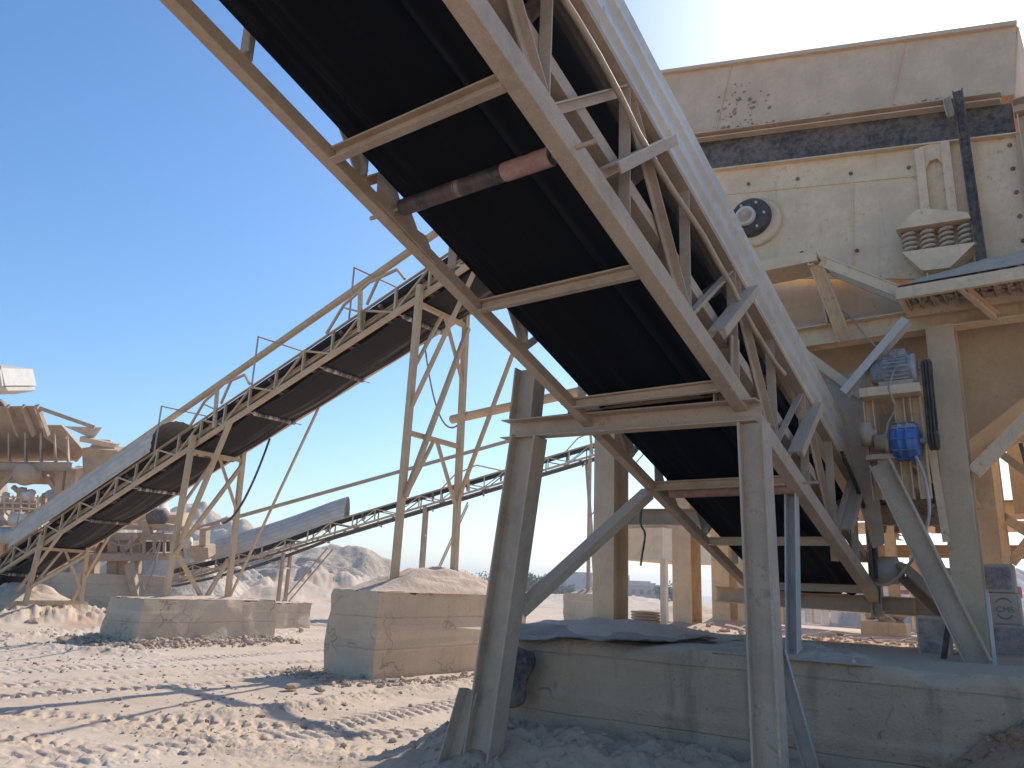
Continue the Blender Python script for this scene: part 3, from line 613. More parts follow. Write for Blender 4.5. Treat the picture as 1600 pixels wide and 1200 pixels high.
# ------------------------------------------------------------------ plinth
def plinth():
    m = MB(); U0, U1, V0, V1 = -4.62, 7.0, 6.45, 9.7; zt = 1.15
    def face(i, j):
        u = U0+(U1-U0)*i; z = -.1+(zt+.1)*j; e = max(0, (z-zt+.12)/.12)
        d = .05*fb(u*1.1, z*1.3, 2, 6)+.02*fb(u*6, z*6, 5, 5)
        d += .05*math.exp(-((z-.62-.04*math.sin(u))/.03)**2)*(.3)
        chip = max(0, fb(u*1.7, 3, 1, 4))*.12*e
        zz = z-(e*chip*.6); return P(u, V0-d*.8+chip+e*e*.05, zz)
    m.grid(face, 260, 44)
    def top(i, j):
        if j == 0: return face(i, 1)
        j2 = j**1.6; e = face(i, 1); ev = e.dot(VV); k = min(1, j*8)
        return P(U0+(U1-U0)*i, ev+(V1-ev)*j2, e.z*(1-k)+k*(zt+.02*fb((U1-U0)*i*1.6, j2*6, 4, 5)))
    m.grid(top, 260, 80)
    def left(i, j):
        z = -.1+(zt+.1)*j; v = V0+(V1-V0)*i; u = U0-.9*i*1.2+.04*fb(v*1.3, z*1.4, 9, 5); return P(u+.02*fb(v*6, z*6, 2), v+.03*(j > .9)*i, z)
    m.grid(left, 60, 20)
    m.grid(lambda i, j: P(U0-1.08*i*(1-j)+.0, V0+.05+(V1-V0)*i, zt-.001+.01*fb(i*6, j*5, 2)), 40, 10)
    o = m.build('plinth', M['plinth'], None, fix=False); tag(o, 'long rough concrete plinth in shade across the lower right, carrying the machine frame', 'concrete plinth')
plinth()
# rubber mat and flap on the plinth's left corner
def sheet(fn, nu, nv, name, mat, label, cat_, th=.012):
    o = MB().grid(fn, nu, nv).build(name, mat, None, fix=False); o.modifiers.new('t', 'SOLIDIFY').thickness = th; return tag(o, label, cat_)
sheet(lambda i, j: P(-4.80+1.62*i+.1*j-(.25*j*(1-i)), 6.33+(.14*math.sin(i*9)*.2)+2.3*j*(1-.35*i), 1.19+.05*fb(i*3, j*3, 4)-.06*(1-j)**6*(.6+.6*math.sin(i*5))+.06*math.sin(j*3)*math.exp(-i*6)), 40, 40, 'rubber_mat', M['skirt'], 'worn rubber belt offcut laid over the left corner of the plinth', 'rubber mat')
def flap(i, j):
    w = .30+.05*math.sin(j*3); return P(-4.60+w*i+.03*math.sin(j*8)-.10*j, 6.33-.05*math.sin(i*3.1)-.04*j, 1.10-.56*j-.07*i*(1-j)+.03*math.sin(i*7)*j)
sheet(flap, 14, 24, 'rubber_flap', M['skirt'], 'black rubber flap hanging down the left corner of the plinth face', 'rubber flap', .015)
heap_obj(-5.6, -3.1, 6.75, 9.3, 1.15, .14, 12, 'low dust mound lying over the rubber mat at the column foot', edge=.1)
heap_obj(-2.6, -1.35, 6.45, 7.4, 1.14, .10, 15, 'small dust mound at the foot of the pale conveyor leg', edge=.1)
# drum / coil stack beside column 1
cs = MB()
cpos = P(-4.33, 8.75, 1.15)
for i in range(7): cs.lathe(cpos+ZZ*(.035*i), ZZ, [(0, .10), (0, .165), (.014, .18), (.028, .165), (.03, .10)], 24)
tag(cs.build('belt_coil', M['plant']), 'small round stack of grooved pulleys beside the front left column', 'pulley stack')
m = MB()
for i in range(260):
    a, b3 = random.gauss(0, .5), random.random(); rock_mb(m, P(-.50+a*.30+.12*b3, 6.40-.30*(1-b3)*random.random(), .48+.40*b3*(1-abs(a)*.35)), random.uniform(.015, .055), i, 1)
m.grid(lambda i, j: P(-.98+1.2*i, 6.38-.30*(1-j), .40+.44*j*math.sin(math.pi*min(1, i*1.1))+.06*fb(i*5, j*4)), 40, 24)
tag(m.build('clay_rubble', M['clay'], None, fix=False), 'reddish crumbled clay slumped against the plinth in the lower right corner', 'rubble', kind='stuff')
# ------------------------------------------------------------------ machine frame
fr = empty('machine_support', P(-2.9, 10.5, 1.1), 'cream steel support frame with tall H columns under the big vibrating screen', 'machine frame')
def hcol(u, v, z0, z1_, w=.25, h=.30, mat='creamd'):
    c_ = MB().beam(P(u, v, z0), P(u, v, z1_), H_(w, h, .02), up=VV).build('column', M[mat], fr, bevel=.004)
    MB().box(u-w*.75, u+w*.75, v-h*.7, v+h*.7, z0, z0+.05).build('base_plate', M[mat], c_)
for u in (-4.92, -.93):
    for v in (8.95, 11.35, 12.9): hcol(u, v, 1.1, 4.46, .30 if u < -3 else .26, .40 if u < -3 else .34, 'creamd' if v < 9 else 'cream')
for v in (8.95, 12.9):
    MB().beam(P(-5.2, v, 4.57), P(1.6, v, 4.57), H_(.22, .24), up=ZZ).build('main_beam', M['cream'], fr, bevel=.004)
for u in (-4.92, -.93, 1.5): MB().beam(P(u, 9.08, 4.57), P(u, 12.78, 4.57), H_(.20, .22)).build('cross_beam', M['cream'], fr)
hcol(1.5, 8.95, 1.1, 4.46, .26, .34); hcol(1.5, 12.9, 1.1, 4.46, .26, .34)
MB().beam(P(-4.75, 8.98, 2.54), P(-2.9, 8.98, 2.5), C_(.12, .2)).build('cross_beam', M['leg'], fr)
MB().beam(P(-.78, 8.93, 2.9), P(.75, 8.93, 4.43), C_(.12, .17), up=VV).build('brace', M['cream'], fr)
MB().beam(P(-.8, 12.9, 2.2), P(.9, 12.9, 4.4), C_(.12, .17), up=VV).build('brace', M['cream'], fr)
MB().beam(P(-.78, 12.9, 2.8), P(.2, 11.0, 1.9), C_(.12, .17), up=VV).build('brace', M['creamd'], fr)
MB().beam(P(-1.47, 8.05, 2.9), P(-.80, 7.85, 1.13), H_(.17, .20), up=UU).build('raking_leg', M['leg'], fr, bevel=.004)
MB().beam(P(-1.62, 9.5, 1.95), P(-1.0, 8.4, 1.45), C_(.13, .16), up=ZZ).build('brace', M['plant'], fr)
MB().beam(P(-2.4, 8.95, 4.44), P(-1.75, 8.95, 3.8), C_(.10, .13), up=VV).build('brace', M['cream'], fr)
# walkway brackets on the front: upper left shelf, sloping stringer, lower right platform
sh = MB(); sh.box(-5.4, -1.98, 8.25, 8.85, 5.30, 5.33); sh.box(-5.4, -1.98, 8.22, 8.27, 5.22, 5.345); sh.build('walkway', M['cream'], fr)
for u in (-4.6, -3.3, -2.05):
    MB().beam(P(u, 8.24, 5.25), P(u, 8.83, 5.25), C_(.06, .12)).build('walkway_bracket', M['cream'], fr)
    MB().beam(P(u+.05, 8.30, 5.19), P(u+.18, 8.82, 4.45), C_(.06, .14), up=UU).build('walkway_brace', M['cream'], fr)
MB().beam(P(-2.05, 8.8, 5.2), P(-2.0, 8.84, 4.68), C_(.14, .10), up=UU).build('walkway_post', M['cream'], fr)
MB().beam(P(-1.95, 8.3, 5.24), P(-1.20, 8.3, 4.72), C_(.03, .12), up=UU).build('stringer', M['cream'], fr)
MB().beam(P(-1.95, 8.78, 5.3), P(-1.20, 8.78, 4.78), C_(.03, .12), up=UU).build('stringer', M['creamd'], fr)
gp = MB()
for (a, b3) in ((8.18, 8.24), (8.80, 8.86)): gp.box(-1.22, 2.2, a, b3, 4.60, 4.72)
for i in range(6): gp.box(-1.22+i*.62, -1.18+i*.62, 8.24, 8.80, 4.61, 4.715)
gp.build('platform', M['cream'], fr)
tr = MB()
for i in range(30):
    u = -1.17+i*.112; tr.box(u, u+.012, 8.24, 8.80, 4.665, 4.695)
tr.build('grating', M['leg'], fr)
for a, b3 in ((-1.2, -.75), (-.55, .5)): MB().beam(P(a+.55, 8.2, 4.64), P(b3+.35, 8.85, 4.46), C_(.05, .10)).build('platform_brace', M['cream'], fr)
st_ = MB()
for i in range(900): rock_mb(st_, P(random.uniform(-1.15, 2.1), random.uniform(8.27, 8.78), 4.72+random.uniform(-.015, .03)), random.uniform(.02, .045), i, 1)
tag(st_.build('loose_stones', M['dust'], None), 'layer of loose stones caught on the grating of the right-hand platform', 'stones', kind='stuff')
heap_obj(-1.2, 2.1, 8.2, 8.84, 4.75, .22, 19, 'dust heap covering the right-hand platform below the springs', skew=.2, edge=.1)
heap_obj(-5.3, -2.0, 8.26, 8.84, 5.33, .07, 21, 'thin dust drift along the upper left walkway shelf', edge=.3)
heap_obj(-3.5, -1.2, 8.86, 9.05, 4.69, .07, 23, 'dust ridge lying along the front main beam', edge=.3)
# ------------------------------------------------------------------ vibrating screen
vs = empty('vibrating_screen', P(-2.5, 10.4, 4.7), 'huge cream vibrating screen body with tan hood, round black bearing and coil springs', 'vibrating screen')
zt = lambda u: 6.56-.183*(u+.18); zb = lambda u: 5.05-.20*(u+.51); zl = lambda u: 6.99-.20*(u+.2); zh = lambda u: 7.91-.26*(u-.05)
UL, UR_ = -5.3, .02
F0 = 8.98
MB().slab([P(UL, F0, zb(UL)), P(UR_, F0, zb(UR_)-.1), P(UR_, F0, zt(UR_)), P(UL, F0, zt(UL))], VV*.03).build('side_plate', M['cream'], vs)
MB().slab([P(UL, 12.2, zb(UL)), P(UR_, 12.2, zb(UR_)-.1), P(UR_, 12.2, zt(UR_)), P(UL, 12.2, zt(UL))], VV*.03).build('side_plate', M['cream'], vs)
MB().slab([P(UR_, F0+.03, zb(UR_)-.1), P(UR_, 12.2, zb(UR_)-.1), P(UR_, 12.2, zt(UR_)), P(UR_, F0+.03, zt(UR_))], UU*.03).build('end_plate', M['cream'], vs)
MB().slab([P(UL, F0+.03, zb(UL)), P(UL, 12.2, zb(UL)), P(UL, 12.2, zh(UL)), P(UL, F0+.03, zh(UL))], UU*-.03).build('end_plate', M['cream'], vs)
MB().beam(P(UL, F0-.04, zt(UL)), P(UR_, F0-.04, zt(UR_)), L_(.09, .06)).build('plate_flange', M['cream'], vs)
MB().slab([P(UL, F0+.05, zt(UL)-.05), P(UR_-.05, F0+.05, zt(UR_)-.05), P(UR_-.05, F0+.04, zl(UR_)), P(UL, F0+.04, zl(UL))], VV*.02).build('rubber_skirt', M['skirt'], vs)
MB().beam(P(UL, F0-.05, zl(UL)+.02), P(-.12, F0-.05, zl(-.12)+.02), C_(.12, .09)).build('hood_flange', M['hood'], vs)
def hoodface(i, j):
    u = UL+(.0-UL)*i; z = zl(u)+.06+(zh(u)-zl(u)-.06)*j; return P(u+.12*j*i*i, F0-.02+.10*j+.012*fb(u*1.2, z*1.2, 3, 4), z)
MB().grid(hoodface, 60, 16).build('hood', M['hood'], vs, fix=False).modifiers.new('t', 'SOLIDIFY').thickness = .02
MB().slab([P(UL, F0+.08, zh(UL)), P(.12, F0+.08, zh(.12)), P(.30, 12.0, zh(.3)+.0), P(UL, 12.0, zh(UL))], ZZ*.03).build('hood_top', M['hood'], vs)
MB().slab([P(.0, F0-.02, zl(0)+.06), P(.12, F0+.08, zh(.12)), P(.30, 12.0, zh(.3)), P(.12, 12.0, zl(0)-.3), P(.02, F0+.15, zl(0)-.2)], UU*.015).build('hood_end', M['hood'], vs)
MB().beam(P(UL, F0+.05, zh(UL)+.02), P(.12, F0+.05, zh(.12)+.02), B_(.07, .05)).build('hood_rim', M['hood'], vs)
# worn flakes on the hood, near its left part
fl = MB()
for i in range(110):
    if i < 62: u = random.gauss(-2.98, .20); z = zl(u)+random.uniform(.10, .85)
    else: u = random.uniform(-3.2, -.7); z = zl(u)+random.gauss(.115, .012)
    a = .005+.03*random.random()**2.5; k = (z-zl(u))/(zh(u)-zl(u)); v = F0-.035+.10*k
    th0 = random.uniform(0, 6); pts = [P(u+a*random.uniform(.5, 1.3)*math.cos(th0+t*1.05)*1.2, v, z+a*random.uniform(.4, 1.2)*math.sin(th0+t*1.05)) for t in range(6)]
    fl.slab(pts, VV*.004)
fo = fl.build('flake', M['dark'], vs); hd_ = [o for o in bpy.data.objects if o.name == 'hood'][0]; me = hd_.data
vs_ = [tuple(v.co) for v in me.vertices]; fs_ = [tuple(p.vertices) for p in me.polygons]; nb, nf = len(vs_), len(fs_)
vs_ += [tuple(v.co) for v in fo.data.vertices]; fs_ += [tuple(i+nb for i in p.vertices) for p in fo.data.polygons]
nm = bpy.data.meshes.new('hood'); nm.from_pydata(vs_, [], fs_); nm.materials.append(M['hood']); nm.materials.append(M['chip'])
nm.polygons.foreach_set('material_index', [0]*nf+[1]*(len(fs_)-nf)); hd_.data = nm; hd_.modifiers.clear(); bpy.data.objects.remove(fo)
for u in (-4.2, -1.75): MB().beam(P(u, F0-.006, zb(u)+.12), P(u+.06, F0-.006, zt(u)-.35), B_(.018, .012), up=UU).build('weld_seam', M['cream'], vs)
MB().beam(P(UL, F0-.006, zt(UL)-.38), P(-1.0, F0-.006, zt(-1.0)-.38), B_(.014, .012)).build('weld_seam', M['cream'], vs)
for u in (-3.35, -1.2): MB().beam(P(u, F0-.025, zl(u)+.10), P(u+.22, F0+.075, zh(u)-.04), B_(.02, .012), up=UU).build('weld_seam', M['hood'], vs)
# bolts
bo = MB()
for u in np.arange(-4.8, -.6, .62):
    for f in (.83, .18): bo.lathe(P(u, F0-.02, zb(u)+(zt(u)-zb(u))*f), VV, [(0, 0), (0, .022), (.025, .022)], 8)
for z in np.arange(5.3, 6.5, .28): bo.lathe(P(-.10, F0-.02, z), VV, [(0, 0), (0, .022), (.025, .022)], 8)
bo.build('bolt', M['roller'], vs)
# arched stiffener
for du in (-.13, .13): MB().beam(P(-.82+du, F0-.05, zb(-.8)+.45), P(-.82+du, F0-.05, zt(-.8)-.05), B_(.09, .09), up=UU).build('stiffener', M['cream'], vs)
MB().slab([P(-.86, F0-.015, zt(-.8)-.22), P(-.78, F0-.015, zt(-.8)-.22), P(-.69, F0-.015, zt(-.8)-.40), P(-.69, F0-.015, zt(-.8)-.02), P(-.95, F0-.015, zt(-.8)-.02), P(-.95, F0-.015, zt(-.8)-.40)], VV*-.05).build('stiffener', M['cream'], vs)
MB().slab([P(-.56, F0-.01, zb(-.5)+.1), P(-.46, F0-.01, zb(-.5)+.1), P(-.42, F0-.01, zt(-.5)-.05), P(-.52, F0-.01, zt(-.5)-.05)], VV*-.03).build('stiffener', M['hood'], vs)
MB().beam(P(-.005, F0-.03, zb(0)), P(-.005, F0-.03, zt(0)-.02), B_(.07, .06), up=UU).build('edge_post', M['hood'], vs)
# black flat bar on the front
MB().beam(P(-.50, F0-.24, zl(-.45)+.08), P(-.47, F0-.24, 4.78), C_(.05, .10), up=UU).build('hanging_bar', M['skirt'], vs)
MB().beam(P(-.62, F0-.14, zl(-.55)+.08), P(-.6, F0-.12, zl(-.55)-.16), C_(.05, .08), up=UU).build('hanging_bar', M['leg'], vs)
# bearing
bc = P(-2.90, F0, 6.27)
hb = MB().lathe(bc+UU*.05-ZZ*.05, -VV, [(0, .32), (.05, .32), (.06, .28)], 36); hb.lathe(bc+UU*.05-ZZ*.05, -VV, [(.06, .28), (.06, 0)], 36); hb.build('bearing_housing', M['cream'], vs)
disc = MB().lathe(bc, -VV, [(.06, .255), (.13, .255), (.15, .235), (.155, .13), (.155, 0)], 40).build('bearing_disc', M['black'], vs)
MB().lathe(bc-UU*.04, -VV, [(.15, .125), (.21, .125), (.22, .105), (.20, .09), (.19, .085)], 32).build('hub_ring', M['white'], disc)
MB().lathe(bc-UU*.04, -VV, [(.19, .085), (.19, .05), (.24, .045), (.24, 0)], 24).build('shaft_end', M['leg'], disc)
for k in range(6):
    t = k*1.047; MB().lathe(bc+UU*.19*math.cos(t)+ZZ*.19*math.sin(t), -VV, [(.15, .016), (.175, .016), (.176, 0)], 8).build('bolt', M['white'], disc)
# spring pack
MB().slab([P(-1.24, 8.97, 5.60), P(-.52, 8.97, 5.55), P(-.54, 8.97, 5.62), P(-.95, 8.97, 5.78), P(-1.02, 8.97, 5.78)], -VV*.28).build('spring_bracket', M['cream'], vs)
MB().slab([P(-1.20, 8.97, 5.32), P(-.50, 8.97, 5.27), P(-.76, 8.97, 5.04), P(-1.02, 8.97, 5.06)], -VV*.28).build('spring_seat', M['cream'], fr)
MB().beam(P(-.89, 8.83, 5.05), P(-.89, 8.83, 4.70), H_(.16, .2), up=UU).build('spring_post', M['cream'], fr)
for k in range(4):
    cx = -1.13+k*.18; zlo = 5.32-(k*.18+.05)*.07; zhi = 5.595-k*.18*.07
    pts = [P(cx+.062*math.cos(t*2*math.pi), 8.80+.062*math.sin(t*2*math.pi), zlo+.01+(zhi-zlo-.02)*t/4.5) for t in np.arange(0, 4.55, 1/16)]
    MB().tube(pts, .0175, 8).build('coil_spring', M['leg'], vs)
# collecting hopper below
hz = MB(); T = [(-5.1, 9.15), (1.3, 9.15), (1.3, 12.4), (-5.1, 12.4)]; Bm = [(-3.6, 10.3), (-1.6, 10.3), (-1.6, 11.5), (-3.6, 11.5)]
up_ = [P(u, v, zb(u)-.05 if u < 0 else 4.9) for u, v in T]; dn = [P(u, v, 2.95) for u, v in Bm]
for i in range(4):
    j = (i+1) % 4; hz.slab([dn[i], dn[j], up_[j], up_[i]], ZZ*.02)
ho = hz.build('collecting_hopper', M['creamd'], fr)
MB().slab([P(-5.2, 9.1, 4.68), P(1.5, 9.1, 4.68), P(1.5, 9.1, 5.0), P(-5.2, 9.1, 5.75)], VV*.02).build('hopper_apron', M['creamd'], fr)
MB().slab([P(-1.7, 9.6, 3.9), P(-1.7, 11.6, 2.6), P(-1.7, 11.6, 2.9), P(-1.7, 9.6, 4.4)], UU*.02).build('chute_plate', M['creamd'], fr)
MB().slab([P(-.7, 13.1, 2.9), P(2.2, 13.1, 2.9), P(2.2, 13.1, 4.4), P(-.7, 13.1, 4.4)], VV*.02).build('rear_panel', M['cream'], fr)
MB().beam(P(-.78, 11.35, 3.9), P(1.4, 11.35, 2.6), C_(.12, .16), up=VV).build('brace', M['cream'], fr)
dc = MB(); dc.box(-2.0, -.98, 10.4, 11.6, 2.75, 4.2); do_ = dc.build('discharge_chute', M['plant'], fr, bevel=.01)
fl_ = MB()
for z in (2.78, 3.4, 4.1): fl_.box(-2.05, -.93, 10.35, 11.65, z, z+.05)
fl_.build('chute_flange', M['creamd'], do_)
MB().beam(P(-1.95, 9.6, 2.56), P(-.95, 9.6, 2.54), C_(.10, .22)).build('cross_beam', M['beige'], fr)
MB().box(-1.85, -1.25, 9.7, 9.9, 2.66, 2.92).build('dark_back_plate', M['dark'], fr); MB().beam(P(-1.9, 9.68, 3.0), P(-1.0, 9.68, 3.6), C_(.08, .12), up=VV).build('brace', M['creamd'], fr)  # solid dark back plate behind the cross beam, then a slanting brace
rg_ = random.Random(4)
for k in range(14):
    u_, v_, z_ = rg_.uniform(-.8, 1.3), rg_.uniform(10.2, 12.6), rg_.uniform(2.0, 4.2); a_ = rg_.choice([0, 1.57, .8, -.8]); l_ = rg_.uniform(.6, 1.6)
    MB().beam(P(u_, v_, z_), P(u_+l_*math.cos(a_), v_, max(1.2, z_-l_*abs(math.sin(a_)))), C_(.08, .12), up=VV).build('strut', M[rg_.choice(['cream', 'creamd', 'beige', 'plant'])], fr)
for k in range(8): MB().beam(P(-2.0+k*.14, 10.0+.02*k, 2.4), P(-1.9+k*.14, 10.1, 3.0+.1*(k % 3)), C_(.05, .07), up=VV).build('strut', M['plant'], fr)
# neighbour unit on the right
nb = empty('screen_hopper', P(.9, 10.5, 4.7), 'pale cream steel box at the right edge beside the screen body', 'hopper')
MB().box(.12, 2.4, 9.1, 12.3, 5.2, 6.15).build('side_plate', M['skirt'], nb); MB().box(.10, 2.5, 8.95, 12.4, 6.16, 6.75).build('side_plate', M['cream'], nb, bevel=.01)
MB().beam(P(-.02, 8.9, 6.80), P(2.4, 8.9, 6.80), C_(.14, .16)).build('top_beam', M['leg'], nb)
MB().beam(P(.06, 8.9, 6.7), P(.06, 8.9, 4.75), C_(.10, .12), up=UU).build('corner_post', M['hood'], nb)
# ------------------------------------------------------------------ drive motors
dm = empty('drive_motor', P(-1.36, 8.45, 3.75), 'dust-caked ribbed electric motor on a bench, upper of the two motors', 'electric motor')
mb = MB().lathe(P(-1.56, 8.45, 3.92), UU, [(0, 0), (0, .10), (.02, .13), (.12, .135), (.13, .15), (.38, .15), (.39, .16), (.42, .16), (.43, .11), (.44, 0)], 36); mb.build('motor_body', M['bluedust'], dm)
for k in range(24):
    t = k*math.pi/12; d = VV*math.cos(t)+ZZ*math.sin(t); MB().beam(P(-1.42, 8.45, 3.92)+d*.155, P(-1.19, 8.45, 3.92)+d*.155, B_(.008, .03), up=d).build('cooling_fin', M['bluedust'], dm)
MB().hexa([P(-1.38, 8.38, 4.06), P(-1.20, 8.38, 4.06), P(-1.20, 8.52, 4.06), P(-1.38, 8.52, 4.06)], [P(-1.36, 8.40, 4.14), P(-1.22, 8.40, 4.14), P(-1.22, 8.50, 4.14), P(-1.36, 8.50, 4.14)]).build('terminal_box', M['bluedust'], dm, bevel=.01)
MB().pipe(P(-1.12, 8.45, 3.92), P(-1.0, 8.45, 3.92), .022).build('shaft', M['leg'], dm)
MB().box(-1.48, -1.16, 8.33, 8.57, 3.735, 3.79).build('foot', M['leg'], dm)
bd = empty('drive_drum', P(-1.28, 8.45, 3.0), 'bright blue ribbed drum motor hanging below the bench beside the drive belt', 'electric motor')
pf = [(0, 0), (0, .12), (.02, .165), (.05, .18), (.075, .182), (.08, .192), (.095, .192), (.10, .184), (.15, .184), (.155, .194), (.17, .194), (.175, .184), (.22, .178), (.25, .155), (.26, .12), (.265, 0)]
MB().lathe(P(-1.42, 8.42, 3.17), UU, pf, 40).build('drum_body', M['blue'], bd)
for k in range(10):
    t = k*2*math.pi/10; d = VV*math.cos(t)+ZZ*math.sin(t); MB().beam(P(-1.39, 8.42, 3.17)+d*.185, P(-1.18, 8.42, 3.17)+d*.185, B_(.014, .02), up=d).build('rib', M['blue'], bd)
MB().pipe(P(-1.52, 8.42, 3.17), P(-1.02, 8.42, 3.17), .03).build('shaft', M['leg'], bd)
MB().lathe(P(-1.52, 8.42, 3.17), UU, [(-.05, 0), (-.05, .09), (.04, .09), (.06, .12), (.09, .12), (.1, 0)], 24).build('end_cap', M['leg'], bd)
db = MB()   # drive belt loop round two pulleys
c0, c1_ = P(-1.04, 8.45, 3.92), P(-1.04, 8.42, 3.17)
for k in range(3):
    off = UU*(-.03+.028*k); loop = []
    for t in np.linspace(0, math.pi, 11): loop.append(c0+off+VV*.075*math.cos(t)+ZZ*.075*math.sin(t))
    for t in np.linspace(math.pi, 2*math.pi, 11): loop.append(c1_+off+VV*.095*math.cos(t)+ZZ*.095*math.sin(t))
    loop.append(loop[0]); db.tube(loop, .013, 8)
for c_, r_ in ((c0, .066), (c1_, .086)): db.lathe(c_-UU*.045, UU, [(0, 0), (0, r_), (.09, r_), (.09, 0)], 24)
tag(db.build('drive_belt', M['black']), 'black triple drive belt running vertically between the upper motor and blue drum', 'drive belt')
bn = empty('motor_bench', P(-1.36, 8.5, 2.6), 'cream steel bench bracket carrying the drive motors under the screen', 'bracket')
MB().box(-1.66, -1.10, 8.28, 8.66, 3.64, 3.735).build('bench_top', M['cream'], bn, bevel=.006)
for u in (-1.33, -1.18, -1.62): MB().beam(P(u, 8.5, 3.64), P(u, 8.62, 2.62), C_(.08, .10), up=UU).build('bench_leg', M['cream'], bn)
MB().box(-1.66, -1.36, 8.36, 8.6, 3.0, 3.05).build('bench_shelf', M['beige'], bn); MB().box(-1.56, -1.42, 8.40, 8.52, 2.75, 3.0).build('bench_shelf', M['beige'], bn)
MB().slab([P(-2.15, 8.95, 4.05), P(-1.72, 8.95, 4.12), P(-1.70, 8.95, 3.2), P(-1.66, 8.95, 2.2), P(-1.78, 8.95, 2.15), P(-2.02, 8.95, 3.3)], VV*.02).build('guard_plate', M['beige'], bn)
MB().beam(P(-1.60, 9.3, 3.1), P(-1.15, 9.9, 2.6), C_(.08, .3)).build('roller_guard', M['leg'], bn)
for k in range(6): MB().pipe(P(-1.75, 9.25+.09*k, 2.95-.05*k), P(-1.25, 9.35+.09*k, 2.72-.05*k), .045).build('roller', M['cable'], bn)
MB().box(-1.62, -1.35, 9.0, 9.05, 3.1, 3.6).build('back_plate', M['plant'], bn); MB().beam(P(-1.75, 9.4, 3.45), P(-.9, 9.4, 2.75), B_(.09)).build('brace', M['plant'], bn)
MB().beam(P(-1.12, 8.7, 3.6), P(-1.05, 8.7, 2.2), L_(.07, .07)).build('bench_leg', M['cream'], bn)
MB().lathe(P(-1.70, 8.45, 3.28), UU, [(0, 0), (0, .13), (.1, .13), (.12, .05), (.16, .05)], 20).build('fan_cover', M['leg'], bn)
tag(MB().beam(P(-1.17, 8.38, 4.42), P(-1.82, 8.38, 3.72), C_(.08, .17), up=VV).build('chute_arm', M['white']), 'dust-covered channel arm slanting up from behind the ribbed cover to the main beam', 'steel arm')
tag(MB().tube([P(-1.30, 8.36, 4.1), P(-1.32, 8.30, 3.9), P(-1.38, 8.28, 3.7), P(-1.33, 8.3, 3.5), P(-1.42, 8.3, 3.35), P(-1.45, 8.3, 3.2)], .012).build('motor_cable', M['cable']), 'short cable looping off the upper motor', 'cable')
def spline(pts, n=10):
    pts = [Vector(p) for p in pts]; out = []
    for i in range(len(pts)-1):
        p0 = pts[max(0, i-1)]; p1 = pts[i]; p2 = pts[i+1]; p3 = pts[min(len(pts)-1, i+2)]
        for k in range(n):
            t = k/n; out.append(.5*((2*p1)+(p2-p0)*t+(2*p0-5*p1+4*p2-p3)*t*t+(3*p1-p0-3*p2+p3)*t**3))
    return out+[pts[-1]]
tag(MB().tube(spline([P(-1.20, 8.35, 3.0), P(-1.12, 8.2, 2.75), P(-1.12, 8.2, 2.4), P(-1.3, 8.4, 2.05), P(-1.62, 8.9, 1.80), P(-1.85, 9.3, 1.8)]), .016).build('motor_cable', M['pale']), 'long pale cable swinging from the blue drum down to the conveyor tail', 'cable')
tag(MB().tube(spline([P(-1.9, 8.4, 3.1), P(-1.85, 8.8, 2.75), P(-1.83, 9.2, 2.3), P(-1.85, 9.35, 1.85)]), .022).build('motor_cable', M['black']), 'black cable following the lower end of the ribbed cover', 'cable')
tag(MB().tube(spline([P(-2.0, 9.0, 4.95), P(-1.8, 8.85, 4.72), P(-1.65, 8.7, 4.45), P(-1.45, 8.5, 4.15)]), .010).build('motor_cable', M['cable']), 'thin cable dropping over the main beam to the upper motor', 'cable')
# strap
tag(MB().tube(spline([P(-4.42, 8.84, 2.68), P(-4.42, 8.8, 2.44), P(-4.36, 8.8, 2.30), P(-4.40, 8.8, 2.05), P(-4.42, 8.8, 1.92)]), .014, 6).build('hanging_strap', M['skirt']), 'black strap dangling from the horizontal beam beside the front left column', 'strap')
